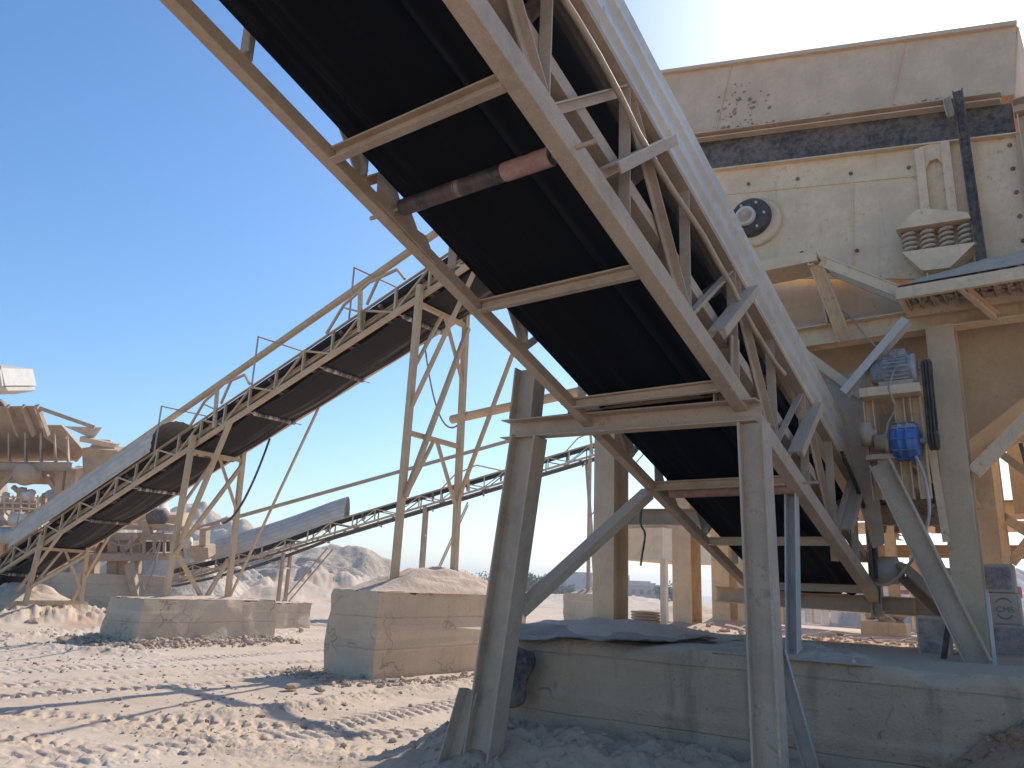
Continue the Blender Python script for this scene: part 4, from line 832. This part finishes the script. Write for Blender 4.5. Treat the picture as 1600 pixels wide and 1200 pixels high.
# leaning rods / plates / cartons
tag(MB().beam(P(-.97, 8.15, 1.75), P(-1.08, 7.95, 1.14), B_(.035)).build('steel_prop', M['dark']), 'thin dark rod propped between brace and plinth', 'rod')
tag(MB().beam(P(-.69, 7.9, 1.72), P(-.66, 7.55, 1.13), B_(.10, .02), up=UU).build('flat_bar', M['pale']), 'pale flat bar leaning on the foot of the raking leg', 'steel bar')
tag(MB().beam(P(-.36, 9.1, 3.2), P(-.15, 8.9, 1.2), B_(.035)).build('steel_rod', M['dark']), 'long dark rod leaning on the rear column at the right edge', 'rod')
def carton(u0, u1, v0, v1, z0, z1_, label, panel=None, txt=None):
    o = empty('carton', P((u0+u1)/2, (v0+v1)/2, z0), label, 'carton', 'stacked cartons behind the column')
    MB().box(u0, u1, v0, v1, z0, z1_).build('box_body', M['cardboard'], o, bevel=.01)
    if panel: MB().box(u0+.02, u1-.03, v0-.004, v0-.001, z0+.03, z1_-.03).build('printed_panel', M['violet'], o)
    if txt:
        cu = bpy.data.curves.new('t', 'FONT'); cu.body = txt; cu.size = .08; cu.align_x = 'CENTER'; cu.extrude = .0015
        to = bpy.data.objects.new('t', cu); me = bpy.data.meshes.new_from_object(to); bpy.data.objects.remove(to)
        mt = Matrix((( UU.x, 0, -VV.x), (UU.y, 0, -VV.y), (0, 1, 0))).to_4x4()
        me.transform(Matrix.Translation(P((u0+u1)/2+.01, v0-.004, (z0+z1_)/2-.035)-world_loc(o)) @ mt); me.materials.append(M['ink'])
        t = bpy.data.objects.new('lettering', me); COL.objects.link(t); t.parent = o
        ring = MB(); rr = .085; c_ = P((u0+u1)/2+.005, v0-.004, (z0+z1_)/2)
        for a0, a1 in ((35, 145), (215, 325)):
            pr = [(rr*1.1, rr*.95)]; inner = []; outer = []
            for a in np.linspace(R(a0), R(a1), 14): outer.append(c_+UU*math.cos(a)*.085+ZZ*math.sin(a)*.105); inner.append(c_+UU*math.cos(a)*.075+ZZ*math.sin(a)*.090)
            n_ = len(outer); ring.add(outer+inner, [(i, i+1, n_+i+1, n_+i) for i in range(n_-1)])
        ring.build('round_emblem', M['ink'], o)
    return o
carton(-.80, -.50, 8.95+.25, 9.5, 1.13, 1.44, 'bottom carton with grey scuffed print in the stack behind the front right column', True)
carton(-.82, -.54, 8.95+.27, 9.5, 1.445, 1.74, 'middle carton marked CMS inside a round emblem', None, 'CMS')
carton(-.84, -.56, 8.95+.26, 9.5, 1.745, 2.02, 'top carton of the stack with a violet printed panel', True)
carton(-1.36, -1.10, 8.5, 8.8, 1.13, 1.50, 'lone scuffed carton left of the raking leg with violet print', True)
sk = MB()
def sackf(i, j):
    t = i*2*math.pi; p_ = j*math.pi; r = .20*math.sin(p_)**.6; return P(-.18+r*1.1*math.cos(t)+.02*fb(i*5, j*5), 8.3+r*math.sin(t), 1.15+.15*(1-math.cos(p_))+.02*fb(i*6, j*4, 3))
tag(MB().grid(sackf, 32, 20).build('sack', M['sack'], None, fix=False), 'bulging off-white woven sack at the right edge on the plinth', 'sack')
# ------------------------------------------------------------------ things seen under the machine
uf = empty('loading_platform', P(-1, 15.5, 1.1), 'low tan plank platform on posts seen under the machine', 'platform')
m = MB()
for i in range(16): m.box(-5+i*.46, -4.56+i*.46, 14.6, 16.6, 2.90+.008*(i % 3), 2.94+.008*(i % 3))
m.build('deck', M['cream'], uf)
MB().beam(P(-5.4, 14.5, 3.12), P(2.6, 14.5, 3.09), C_(.12, .30)).build('edge_beam', M['beige'], uf)
MB().beam(P(-5.4, 16.75, 2.58), P(2.6, 16.75, 2.58), C_(.12, .24)).build('edge_beam', M['plant'], uf)
for i in range(7): MB().beam(P(-5+i*1.1, 14.6, 2.83), P(-5+i*1.1, 16.7, 2.83), C_(.08, .10)).build('joist', M['plant'], uf)
for u in (-5.2, -2.6, 0, 2.4):
    for v in (14.5, 16.7): MB().beam(P(u, v, 1.0), P(u, v, 2.9 if v < 15 else 2.5), H_(.16, .16)).build('post', M['creamd'], uf)
bx = empty('stone_box', P(-2.75, 12.8, 1.12), 'cream block with crumpled sacks on top, on the sunlit dirt under the machine', 'block')
bq = at(1382, 985, 12.4); ub, vb = UV(bq); bx.location = P(ub, vb, 1.1)
MB().box(ub-.32, ub+.35, vb-.2, vb+.25, 1.08, 1.30).build('block_body', M['cream'], bx, bevel=.02)
m = MB()
for i in range(9): rock_mb(m, P(ub-.2+random.random()*.4, vb+random.uniform(-.1, .15), 1.33+random.random()*.09), .12, i, 2)
m.build('crumpled_sack', M['sack'], bx)
# small row of white pipes far under the conveyor tail
for k, x in enumerate((1263, 1278, 1290, 1304)):
    p_ = at(x, 968, 21+k*.2); tag(MB().pipe(Vector((p_.x, p_.y, 1.0)), Vector((p_.x, p_.y, 2.0+.1*(k % 2))), .09).build('white_post', M['white']), 'white round post in a short row under the conveyor tail', 'post', 'row of white posts')
# distant conveyor truss crossing behind (right)
dr = empty('low_truss', at(1320, 950, 20), 'dusty low truss lying across the yard far behind the machine', 'truss')
pa, pb = at(1180, 955, 24), at(1490, 962, 22); pa.z = 1.35; pb.z = 1.35
MB().beam(pa, pb, B_(.16)).build('chord', M['hood'], dr); MB().beam(pa+ZZ*.7, pb+ZZ*.7, B_(.12)).build('chord', M['hood'], dr)
for k in range(7): MB().beam(pa.lerp(pb, k/7), pa.lerp(pb, (k+1)/7)+ZZ*.7, B_(.08)).build('diagonal', M['white'], dr)
for k in range(4): q = pa.lerp(pb, (k+.3)/4); MB().beam(Vector((q.x, q.y, .9)), q+ZZ*.65, B_(.22)).build('post', M['hood'], dr)
# silo / tank building behind front left columns
sl = empty('silo', at(1080, 940, 38), 'pale sand-coloured square bin on legs behind the front left column', 'silo')
ca = at(1036, 940, 38); cb = at(1130, 940, 42)
def vbox(mb, a, b3, dep, z0, z1_):
    d = (b3-a); d.z = 0; n = Vector((-d.y, d.x, 0)).normalized()*dep; A = Vector((a.x, a.y, 0)); B = Vector((b3.x, b3.y, 0))
    return mb.hexa([A+ZZ*z0, B+ZZ*z0, B+n+ZZ*z0, A+n+ZZ*z0], [A+ZZ*z1_, B+ZZ*z1_, B+n+ZZ*z1_, A+n+ZZ*z1_])
def zpx(x, y, d): return at(x, y, d).z
vbox(MB(), ca, cb, 3, zpx(1040, 874, 38), zpx(1040, 818, 38)).build('bin_body', M['cream'], sl)
vbox(MB(), ca, cb, 3.1, zpx(1040, 822, 38)+.0, zpx(1040, 812, 38)+.15).build('bin_rim', M['hood'], sl)
for f in (0.02, .45, .95):
    q = ca.lerp(cb, f); MB().beam(Vector((q.x, q.y, -.1)), Vector((q.x, q.y, zpx(1040, 874, 38))), B_(.3)).build('leg', M['cream'], sl)
q0 = ca.lerp(cb, .15); q1 = ca.lerp(cb, .42); zz0 = zpx(1040, 874, 38)
MB().slab([Vector((q0.x, q0.y, zz0)), Vector((q1.x, q1.y, zz0)), Vector((q1.x, q1.y, zz0-1.0)), Vector((q0.x+.5, q0.y, zz0-.7))], Vector((.1, .8, 0))).build('spout', M['cream'], sl)
# red car far right
cr_ = at(1488, 884, 30); rc = empty('parked_car', Vector((cr_.x, cr_.y, 0)), 'dark red parked car partly hidden behind the front right column', 'car')
def carprof(x0, pts, w):
    a = [Vector((x0.x+px, x0.y-w/2, pz)) for px, pz in pts]; return MB().slab(a, Vector((0, w, 0)))
x0 = Vector((cr_.x, cr_.y, 0)); bs = 1.6
carprof(x0, [(-2.1, bs+.35), (2.1, bs+.35), (2.1, bs+.8), (1.3, bs+.95), (.7, bs+1.4), (-1.0, bs+1.4), (-1.6, bs+.95), (-2.1, bs+.85)], 1.7).build('body', M['redcar'], rc, bevel=.08)
carprof(x0-Vector((0, .005, 0)), [(-1.35, bs+.97), (1.1, bs+.97), (.62, bs+1.33), (-.92, bs+1.33)], 1.72).build('side_window', M['dark'], rc)
for px in (-1.35, 1.35):
    w = MB().lathe(x0+Vector((px, -.9, bs+.33)), Vector((0, 1, 0)), [(0, 0), (0, .22), (.02, .33), (.2, .33), (.2, 0)], 24).build('wheel', M['black'], rc)
cm = MB().grid(lambda i, j: Vector((cr_.x-7+14*i, cr_.y-3+9*j, -.1+1.66*min(1, math.sin(math.pi*i)*2)*min(1, math.sin(math.pi*j)*2.2))), 30, 20).build('bank', M['dust'], None, fix=False); tag(cm, kind='structure')
# ------------------------------------------------------------------ left crushing plant (far left)
DL = 31.0
pl = empty('crusher_hopper', at(60, 900, DL), 'big ribbed brown feed hopper of the crusher on the far left', 'feed hopper')
def quad3(pts, dep, mat, name, parent, d0=DL):
    a = [at(*p_[:2], d0+(p_[2] if len(p_) > 2 else 0)) for p_ in pts]; return MB().slab(a, _F*dep).build(name, mat, parent)
quad3([(-60, 636, 0), (52, 634, 0), (66, 674, 1.0), (-60, 668, 1.0)], .12, M['plant'], 'upper_wall', pl)
quad3([(-60, 668, 1.0), (66, 674, 1.0), (118, 720, 2.4), (-60, 722, 2.4)], .12, M['plant'], 'lower_wall', pl)
quad3([(66, 664, 1.0), (96, 664, 1.4), (132, 706, 2.4), (118, 722, 2.4), (68, 682, 1.0)], .12, M['plant'], 'side_wall', pl)
for k, x in enumerate((-36, -14, 12, 38, 62, 84, 104)):
    a = at(x, 676, DL+.7); b3 = at(x+4, 722, DL+2.2); c3 = at(x, 722, DL+.5)
    MB().slab([a, b3, c3], CR*.06).build('rib', M['plant'], pl)
for x in (12, 36, 58): MB().beam(at(x, 634, DL-.1), at(x+17, 680, DL+.8), B_(.1, .2), up=_F).build('rib', M['plant'], pl)
MB().beam(at(-60, 727, DL), at(112, 729, DL), H_(.25, .32), up=ZZ).build('ring_beam', M['plant'], pl)
MB().beam(at(54, 635, DL), at(148, 668, DL+.6), B_(.14)).build('rail', M['plant'], pl); MB().beam(at(60, 642, DL+.2), at(66, 668, DL+.3), B_(.12)).build('rail', M['plant'], pl)
quad3([(100, 666, .8), (158, 668, .8), (146, 684, .9), (140, 684, .9)], .1, M['zincfar'], 'splash_plate', pl)
quad3([(125, 682, .6), (182, 694, .8), (178, 700, .8), (124, 690, .6)], .3, M['hood'], 'discharge_lip', pl)
quad3([(150, 686, 1.5), (172, 688, 1.5), (186, 712, 1.5), (150, 742, 1.5), (134, 706, 1.5)], .1, M['plant'], 'side_wall', pl)
quad3([(-60, 735, 1), (108, 735, 1), (96, 758, 1.6), (-60, 752, 1.6)], 1.2, M['plant'], 'bottom_chute', pl)
MB().lathe(at(36, 742, DL-.3), _F, [(0, 0), (0, .42), (.1, .45), (.5, .45)], 24).build('end_cap', M['plant'], pl)
for a, b3, w in (((96, 733), (92, 800), .3), ((112, 733), (104, 790), .25), ((66, 735), (92, 772), .16), ((26, 735), (-10, 770), .16), ((35, 762), (30, 805), .25), ((-12, 735), (-14, 960), .35)):
    MB().beam(at(*a, DL+.6), at(*b3, DL+.6), B_(w), up=_F).build('support_leg', M['plant'], pl)
jc = empty('crusher_unit', at(60, 900, DL+1), 'jumbled brown crusher base with beams and motors below the feed hopper', 'crusher')
def bm(x0_, y0_, x1_, y1_, w, par, mat='plant', d=DL+.8, name='beam', h=None): return MB().beam(at(x0_, y0_, d), at(x1_, y1_, d), B_(w, h or w), up=_F).build(name, M[mat], par)
for k in range(4): MB().beam(at(-60, 684+k*9, DL+1.3+.3*k), at(104, 684+k*9, DL+1.6+.3*k), B_(.09), up=_F).build('slat', M['plant'], pl)
MB().slab([at(128, 700, DL+1), at(184, 704, DL+1), at(184, 716, DL+1), at(160, 748, DL+1), at(130, 748, DL+1)], _F*1.5).build('side_box', M['plant'], pl)
bm(-20, 790, 60, 792, .3, jc); bm(-20, 813, 44, 820, .2, jc); bm(44, 765, 50, 810, .25, jc); bm(10, 770, 4, 800, .2, jc, 'white'); bm(-5, 795, 10, 815, .2, jc, 'white'); bm(20, 760, 60, 795, .15, jc)
for k in range(5): bm(36+k*5, 795+k*2, 58+k*2, 806+k*5, .08, jc, 'hood')
quad3([(28, 822), (60, 822), (56, 880), (30, 880)], 1.2, M['plant'], 'chute', jc, DL+1)
quad3([(-30, 825), (28, 822), (30, 900), (-30, 900)], 1.5, M['plant'], 'machine_body', jc, DL+1.8)
MB().lathe(at(20, 811, DL), CR, [(-.05, 0), (-.05, .26), (.1, .28), (.5, .28), (.55, .22), (.7, .22), (.72, 0)], 24).build('motor', M['white'], jc)
MB().lathe(at(0, 838, DL-.4), CR, [(-.1, 0), (-.1, .35), (.1, .38), (.2, .30), (.5, .30), (.55, .2), (.6, 0)], 24).build('flywheel', M['zincfar'], jc)
MB().lathe(at(40, 775, DL), CR, [(-.1, 0), (-.1, .2), (.3, .25), (.32, 0)], 20).build('motor', M['white'], jc)
rg_ = random.Random(11)
for k in range(34):
    x_, y_ = rg_.uniform(-10, 105), rg_.uniform(765, 900); L__ = rg_.uniform(14, 42); a_ = rg_.choice([0, 0, 1.57, 1.57, .7, -.6])+rg_.uniform(-.06, .06)
    bm(x_, y_, x_+L__*math.cos(a_), y_+L__*math.sin(a_), rg_.uniform(.07, .2), jc, rg_.choice(['plant', 'plant', 'hood', 'beige', 'skirt']), DL+rg_.uniform(.3, 2.2), 'beam')
for k in range(3): bm(-10, 776+k*9, 62, 778+k*9, .05, jc, 'hood', DL-.2, 'handrail')
for k in range(6): bm(-6+k*13, 774, -6+k*13, 800, .05, jc, 'hood', DL-.2, 'handrail')
# dump truck above
tk = empty('dump_truck', at(0, 622, 36), 'white ribbed tipper body of a truck at the left edge above the hopper', 'dump truck')
D3 = 36
def q3(pts, dep, mat, name): return MB().slab([at(x-24, y-3, D3+d) for x, y, d in pts], _F*dep).build(name, mat, tk, bevel=.03)
q3([(-60, 566, 0), (26, 578, 0), (32, 606, 0), (-60, 596, 0)], 2.4, M['white'], 'tipper_body')
q3([(-60, 597, .1), (32, 607, .1), (36, 614, .3), (0, 620, .3), (-60, 612, .3)], 2.2, M['white'], 'tipper_floor')
for x in (-50, -36, -22, -8, 4, 13, 22): MB().beam(at(x-24, 566+(x+50)*.13, D3-.1), at(x-20, 594+(x+50)*.13, D3-.1), B_(.14, .12), up=_F).build('side_rib', M['white'], tk)
MB().beam(at(-84, 561, D3-.1), at(3, 574, D3-.1), B_(.16, .12), up=_F).build('top_rail', M['white'], tk)
MB().beam(at(-60, 626, D3+.8), at(-22, 625, D3+.8), B_(.3), up=_F).build('chassis', M['leg'], tk); MB().beam(at(-18, 612, D3+.8), at(-23, 630, D3+.8), B_(.14), up=_F).build('chassis', M['leg'], tk)
for x in (-12, -46): MB().lathe(at(x, 640, D3+.2), _F, [(0, 0), (0, .3), (.05, .5), (.4, .5), (.4, 0)], 24).build('wheel', M['black'], tk)
rp_ = at(-40, 656, D3); rh = rp_.z
def ramp(i, j):
    x = rp_.x-16+16.2*i; y = rp_.y-3+9*j; return Vector((x, y, (rh)*min(1, (1-i)*6)*min(1, j*5) if i > .8 or j < .25 else rh))
tag(MB().grid(ramp, 30, 20).build('earth_ramp', M['hill'], None, fix=False), kind='structure')
# retaining wall + second plant unit with conveyor between
rw0, rw1 = atz(92, 952, 0), atz(262, 955, 0)
rw0 = rw0-(rw1-rw0)*1.6
tag(vbox(MB(), rw0, rw1, 1.2, -.2, 1.45).build('retaining_wall', M['concrete'], None, bevel=.03), 'long low concrete wall carrying the crushing plant behind the far conveyor', 'wall')
D4 = 32.5
pu2 = empty('feeder_unit', at(240, 905, D4), 'brown feeder conveyor on stout posts with a motor, left of the distant hood', 'feeder')
for x in (100, 146, 180, 196, 215): bm(x, 835, x-3, 918 if x < 200 else 940, .42 if x in (146, 180) else .3, pu2, 'plant', D4+.5, 'post')
bm(60, 872, 285, 868, .30, pu2, d=D4); bm(60, 838, 285, 838, .26, pu2, d=D4); bm(130, 855, 290, 853, .5, pu2, 'skirt', D4+.9, 'belt'); bm(180, 812, 290, 815, .7, pu2, 'hood', D4+1.1, 'trough', .7)
for x in (205, 225, 241, 257, 268): bm(x, 842, x, 868, .10, pu2, d=D4-.1, name='post')
bm(228, 813, 232, 838, .3, pu2, d=D4); bm(232, 818, 292, 826, .2, pu2, d=D4)
bm(176, 850, 148, 822, .18, pu2, d=D4-.2, name='brace'); bm(196, 858, 216, 835, .18, pu2, d=D4-.2, name='brace'); bm(202, 880, 214, 935, .3, pu2, 'leg', d=D4-.2, name='brace')
MB().lathe(at(247, 806, D4), CR, [(-.4, 0), (-.4, .26), (-.35, .34), (.3, .34), (.33, .26), (.4, .22), (.42, 0)], 24).build('motor', M['skirt'], pu2)
MB().lathe(at(254, 804, D4+.5), CR, [(0, 0), (0, .5), (.1, .5), (.12, 0)], 24).build('pulley', M['white'], pu2)
MB().lathe(at(287, 848, D4), CR, [(-.1, 0), (-.1, .2), (0, .25), (.3, .25), (.35, 0)], 24).build('motor', M['white'], pu2)
quad3([(291, 852), (325, 856), (326, 872), (306, 878), (292, 866)], .8, M['plant'], 'discharge_box', pu2, D4)
quad3([(312, 826), (322, 825), (321, 852), (311, 852)], .5, M['plant'], 'upright_plate', pu2, D4)
bm(322, 828, 345, 818, .12, pu2, d=D4)
for k in range(4):
    a, b3 = at(160+k*22, 836, D4-.3), at(262-k*3, 815+k*8, D4-.3); MB().tube(cat(a, b3, .7+.5*k, 12), .03, 6).build('cable', M['cable'], pu2)
# ------------------------------------------------------------------ hills & town
def hill(cx, cy, rx, ry, h, seed, mat, name='hill', plateau=.0, n=110, rot=0):
    def fn(i, j):
        a = (i-.5)*2; b3 = (j-.5)*2; r = math.hypot(a, b3); t = max(0, 1-r); t = min(1, t*(1.6 if plateau else 1.15)); t = t*t*(3-2*t)
        t = t*(.75+.55*fb(a*2+seed, b3*2, 0, 5))+.10*t*abs(fb(a*6, b3*6, seed, 5))
        if plateau: t = min(t, plateau+.08*fb(a*5, b3*5, 2))+max(0, t-plateau)*.35
        x, y = a*rx, b3*ry; return Vector((cx+x*math.cos(rot)-y*math.sin(rot), cy+x*math.sin(rot)+y*math.cos(rot), -.3+h*t))
    return tag(MB().grid(fn, n, n).build(name, M[mat], None, fix=False), kind='structure')
q = at(490, 890, 92); hill(q.x, q.y, 15, 16, 8.0, 3, 'hill', 'spoil_heap', .50)
q = at(470, 890, 98); hill(q.x, q.y, 17, 14, 7.2, 8, 'hill', 'spoil_heap', .5)
q = at(440, 890, 72); hill(q.x, q.y, 12, 8, 4.2, 5, 'hill', 'spoil_heap', .55)
q = at(395, 900, 60); hill(q.x, q.y, 6, 5, 2.4, 15, 'hillwhite', 'spoil_heap')
q = at(540, 905, 62); hill(q.x, q.y, 9, 6, 2.4, 25, 'hill', 'spoil_heap')
q = at(265, 905, 46); hill(q.x, q.y, 7, 6, 4.0, 35, 'hillwhite', 'spoil_heap')
q = at(180, 905, 46); hill(q.x, q.y, 6, 6, 3.2, 45, 'hillwhite', 'spoil_heap')
q = at(60, 880, 48); hill(q.x, q.y, 12, 8, 8.5, 55, 'hillwhite', 'spoil_heap')
q = at(330, 880, 170); hill(q.x, q.y, 34, 26, 17, 65, 'hill', 'hill')
q = at(1520, 900, 150); hill(q.x, q.y, 40, 26, 10, 75, 'hillwhite', 'hill')
rng = random.Random(5)
for k in range(26):
    x = rng.choice([rng.uniform(885, 1045), rng.uniform(770, 1060), rng.uniform(905, 1040), rng.uniform(1150, 1480)]); d = rng.uniform(210, 420); w = rng.uniform(5, 14); h_ = rng.uniform(2.6, 5.)
    if k == 0: x, d, w, h_ = 900, 230, 9, 6.5
    if k == 1: x, d, w, h_ = 975, 240, 16, 4.8
    if k == 2: x, d, w, h_ = 1005, 200, 13, 3.4
    p_ = at(x, 925, d); th = rng.uniform(-.4, .4); c_, s_ = math.cos(th), math.sin(th)
    o = empty('town_house', Vector((p_.x, p_.y, 0)), ['distant flat-roofed house in the hazy town on the horizon', 'distant tall grey flat-roofed house left of the front left column', 'distant wide pale house right of the front left column'][0 if k > 1 else k+1], 'house', 'houses of the distant town')
    def hb_(x0_, x1_, y0_, y1_, z0_, z1_): 
        f = lambda X, Y, Z: Vector((p_.x+X*c_-Y*s_, p_.y+X*s_+Y*c_, Z)); return MB().hexa([f(x0_, y0_, z0_), f(x1_, y0_, z0_), f(x1_, y1_, z0_), f(x0_, y1_, z0_)], [f(x0_, y0_, z1_), f(x1_, y0_, z1_), f(x1_, y1_, z1_), f(x0_, y1_, z1_)])
    hb_(-w/2, w/2, 0, 8, -.5, h_).build('wall', M['brick' if k % 3 == 2 else 'house'], o); hb_(-w/2-.2, w/2+.2, -.2, 8.2, h_+.003, h_+.3).build('roof', M['house'], o)
    if k % 2 == 0: hb_(-w/2+.5, -w/2+3, 1, 4, h_+.31, h_+2.4).build('roof_room', M['house'], o)
    nw = int(w/2.4)
    for i in range(nw): hb_(-w/2+.9+i*2.3, -w/2+1.9+i*2.3, -.05, .05, 1.2, 2.3).build('window', M['dark'], o)
def bush(x, d, r, h_, k, label):
    p_ = at(x, 925, d); z0 = gz(p_.x, p_.y); o = empty('bush', Vector((p_.x, p_.y, z0)), label, 'bush', 'scrub bushes along the horizon')
    rg = random.Random(k); m = MB()
    cl = [(rg.uniform(-.8, .8)*r, rg.uniform(-.5, .5)*r, rg.uniform(.35, .85)*h_, rg.uniform(.25, .5)*r) for _ in range(9)]
    for i in range(1500):
        c_ = rg.choice(cl); d_ = Vector((rg.gauss(0, 1), rg.gauss(0, 1), rg.gauss(0, .8))).normalized()*c_[3]*rg.uniform(.5, 1.05)
        q_ = Vector((p_.x+c_[0], p_.y+c_[1], z0+c_[2]))+d_; a = Vector((rg.gauss(0, 1), rg.gauss(0, 1), rg.gauss(0, 1))).normalized(); b3 = a.cross(Vector((rg.gauss(0, 1), rg.gauss(0, 1), 1))).normalized(); s_ = .05*r*rg.uniform(.6, 1.5)
        m.add([q_-a*s_, q_+b3*s_*.6, q_+a*s_, q_-b3*s_*.6], [(0, 1, 2, 3)])
    m.build('foliage', M['leaf'], o, fix=False); t = MB()
    for i in range(6):
        c_ = cl[i]; t.beam(Vector((p_.x, p_.y, z0-.1)), Vector((p_.x+c_[0], p_.y+c_[1], z0+c_[2])), O_(.03*r, 5))
    t.build('trunk', M['bark'], o)
for k, (x, d, r, h_) in enumerate([(730, 95, 2.6, 3.0), (752, 110, 3, 2.6), (770, 130, 3.5, 3.0), (788, 150, 3.5, 2.6), (808, 120, 2.6, 2.4), (826, 140, 3.5, 3.2), (843, 115, 2.8, 3.4), (856, 118, 2.6, 3.6), (870, 135, 3.3, 2.8), (885, 150, 3.2, 2.4), (700, 120, 3.2, 2.8), (1050, 120, 3, 3)]):
    bush(x, d, r, h_, k, 'dusty grey-green bush on the horizon between the tower block and front left column' if k < 10 else ('bush behind the heap on the tall block' if k == 10 else 'lone dusty bush behind the leg of the square bin'))
# ------------------------------------------------------------------ rubble
def rubble(name, pts, n, r0, r1, label, mat='soil', spread=.35, zf=None, pile=.0):
    m = MB()
    for i in range(n):
        k = random.randrange(len(pts)-1); f = random.random(); a, b3 = pts[k], pts[k+1]; u = a[0]+(b3[0]-a[0])*f+random.gauss(0, spread); v = a[1]+(b3[1]-a[1])*f+random.gauss(0, spread)
        p_ = P(u, v, 0); z = (zf if zf is not None else gz(p_.x, p_.y)); rr_ = r0*(r1/r0)**(random.random()**2.2)
        rock_mb(m, Vector((p_.x, p_.y, z+rr_*.25+pile*random.random()**2)), rr_, i, 1)
    return tag(m.build(name, M[mat], None), label, 'rubble', kind='stuff')
rubble('rubble', [(-19.2, 9.5), (-17.1, 9.15), (-16.6, 10.2), (-16.7, 13.3)], 1500, .015, .09, 'broken clods and stones piled round the long low block', spread=.3, pile=.03)
rubble('rubble', [(-11.6, 9.7), (-11.1, 9.1), (-9.6, 9.0), (-9.1, 10.5), (-9.2, 13.6)], 1000, .012, .065, 'clods and stones along the foot of the tall block', spread=.2)
rubble('gravel', [(-5.0, 9.9), (-3.5, 10.5), (-1.0, 10.8), (0, 11.5)], 700, .015, .07, 'reddish gravel on the sunlit dirt behind the plinth', 'dust', .8)
rubble('gravel', [(-4.9, 5.9), (-3.0, 5.7), (-1.2, 5.9), (-.3, 6.0)], 500, .008, .04, 'small stones on the dirt bank against the plinth', 'soil', .35)
rubble('gravel', [(-26, 7), (-20, 7.5), (-15, 7), (-8, 7), (-5, 5.5)], 1800, .008, .045, 'scattered small stones over the dusty yard', 'soil', 1.6)
for k, (x, y, r) in enumerate([(150, 962, .16), (96, 1004, .12), (455, 1075, .09), (500, 1078, .07), (628, 1072, .06), (470, 985, .1), (1065, 990, .06), (50, 975, .2), (210, 1018, .15), (40, 955, .16)]):
    p_ = atz(x, y, .05 if x < 900 else 1.15); m = MB(); rock_mb(m, p_+ZZ*r*.2, r, k+50, 2)
    tag(m.build('boulder', M['soil']), ['loose angular stone lying at the %s' % w for w in ('foot of the far left pad', 'left yard beyond the tracks', 'end of the ridge left of the tall block', 'ridge close to the tall block corner', 'foot of the tall block face', 'tracks right of the long low block', 'dirt under the machine', 'dust slope of the far left pad', 'near corner of the long low block', 'ridge in front of the tall block corner', 'ridge under the tall block face', 'far left edge near the pad')][k], 'stone')
hzm = bpy.data.materials.new('haze_air'); hzm.use_nodes = True; nt = hzm.node_tree; nt.nodes.clear(); ho_ = nt.nodes.new('ShaderNodeOutputMaterial'); pv_ = nt.nodes.new('ShaderNodeVolumePrincipled')
pv_.inputs['Color'].default_value = (.86, .92, 1, 1); pv_.inputs['Density'].default_value = .0011; pv_.inputs['Anisotropy'].default_value = .3; nt.links.new(pv_.outputs[0], ho_.inputs['Volume'])
hz_ = MB().hexa([Vector(p) for p in ((-1500, -1500, -8), (1500, -1500, -8), (1500, 1500, -8), (-1500, 1500, -8))], [Vector(p) for p in ((-1500, -1500, 30), (1500, -1500, 30), (1500, 1500, 30), (-1500, 1500, 30))]).build('haze', hzm); tag(hz_, kind='stuff')
# ------------------------------------------------------------------ light, sky, camera
SAZ, SEL = R(35), R(40)
sd = Vector((math.sin(SAZ)*math.cos(SEL), math.cos(SAZ)*math.cos(SEL), math.sin(SEL)))
ld = bpy.data.lights.new('sun', 'SUN'); ld.energy = 2.3; ld.angle = R(.5); ld.color = (1, .95, .88)
lo = bpy.data.objects.new('sun', ld); COL.objects.link(lo); lo.rotation_euler = sd.to_track_quat('Z', 'Y').to_euler()
w = bpy.data.worlds.new('World'); SC.world = w; w.use_nodes = True; nt = w.node_tree; nt.nodes.clear()
sky = nt.nodes.new('ShaderNodeTexSky'); sky.sky_type = 'NISHITA'; sky.sun_disc = False; sky.sun_elevation = SEL; sky.sun_rotation = SAZ
sky.air_density = 1.1; sky.dust_density = 1.0; sky.ozone_density = 4.0; sky.altitude = 200
bg = nt.nodes.new('ShaderNodeBackground'); bg.inputs[1].default_value = .088; ow = nt.nodes.new('ShaderNodeOutputWorld')
hsv = nt.nodes.new('ShaderNodeHueSaturation'); hsv.inputs['Saturation'].default_value = 1.2; nt.links.new(sky.outputs[0], hsv.inputs['Color']); nt.links.new(hsv.outputs[0], bg.inputs[0]); nt.links.new(bg.outputs[0], ow.inputs[0])
cd = bpy.data.cameras.new('camera'); cd.sensor_width = 36; cd.lens = FPX/1600*36; cd.clip_end = 20000; cd.clip_start = .05
co = bpy.data.objects.new('camera', cd); COL.objects.link(co)
rm = Matrix((CR, CU, -_F)).transposed(); co.matrix_world = Matrix.Translation(EYE) @ rm.to_4x4(); SC.camera = co
SC.view_settings.view_transform = 'Standard'; SC.view_settings.look = 'None'; SC.view_settings.exposure = 1.06; SC.view_settings.gamma = 1
SC.render.engine = 'CYCLES'
SC.cycles.max_bounces = 6; SC.cycles.diffuse_bounces = 4
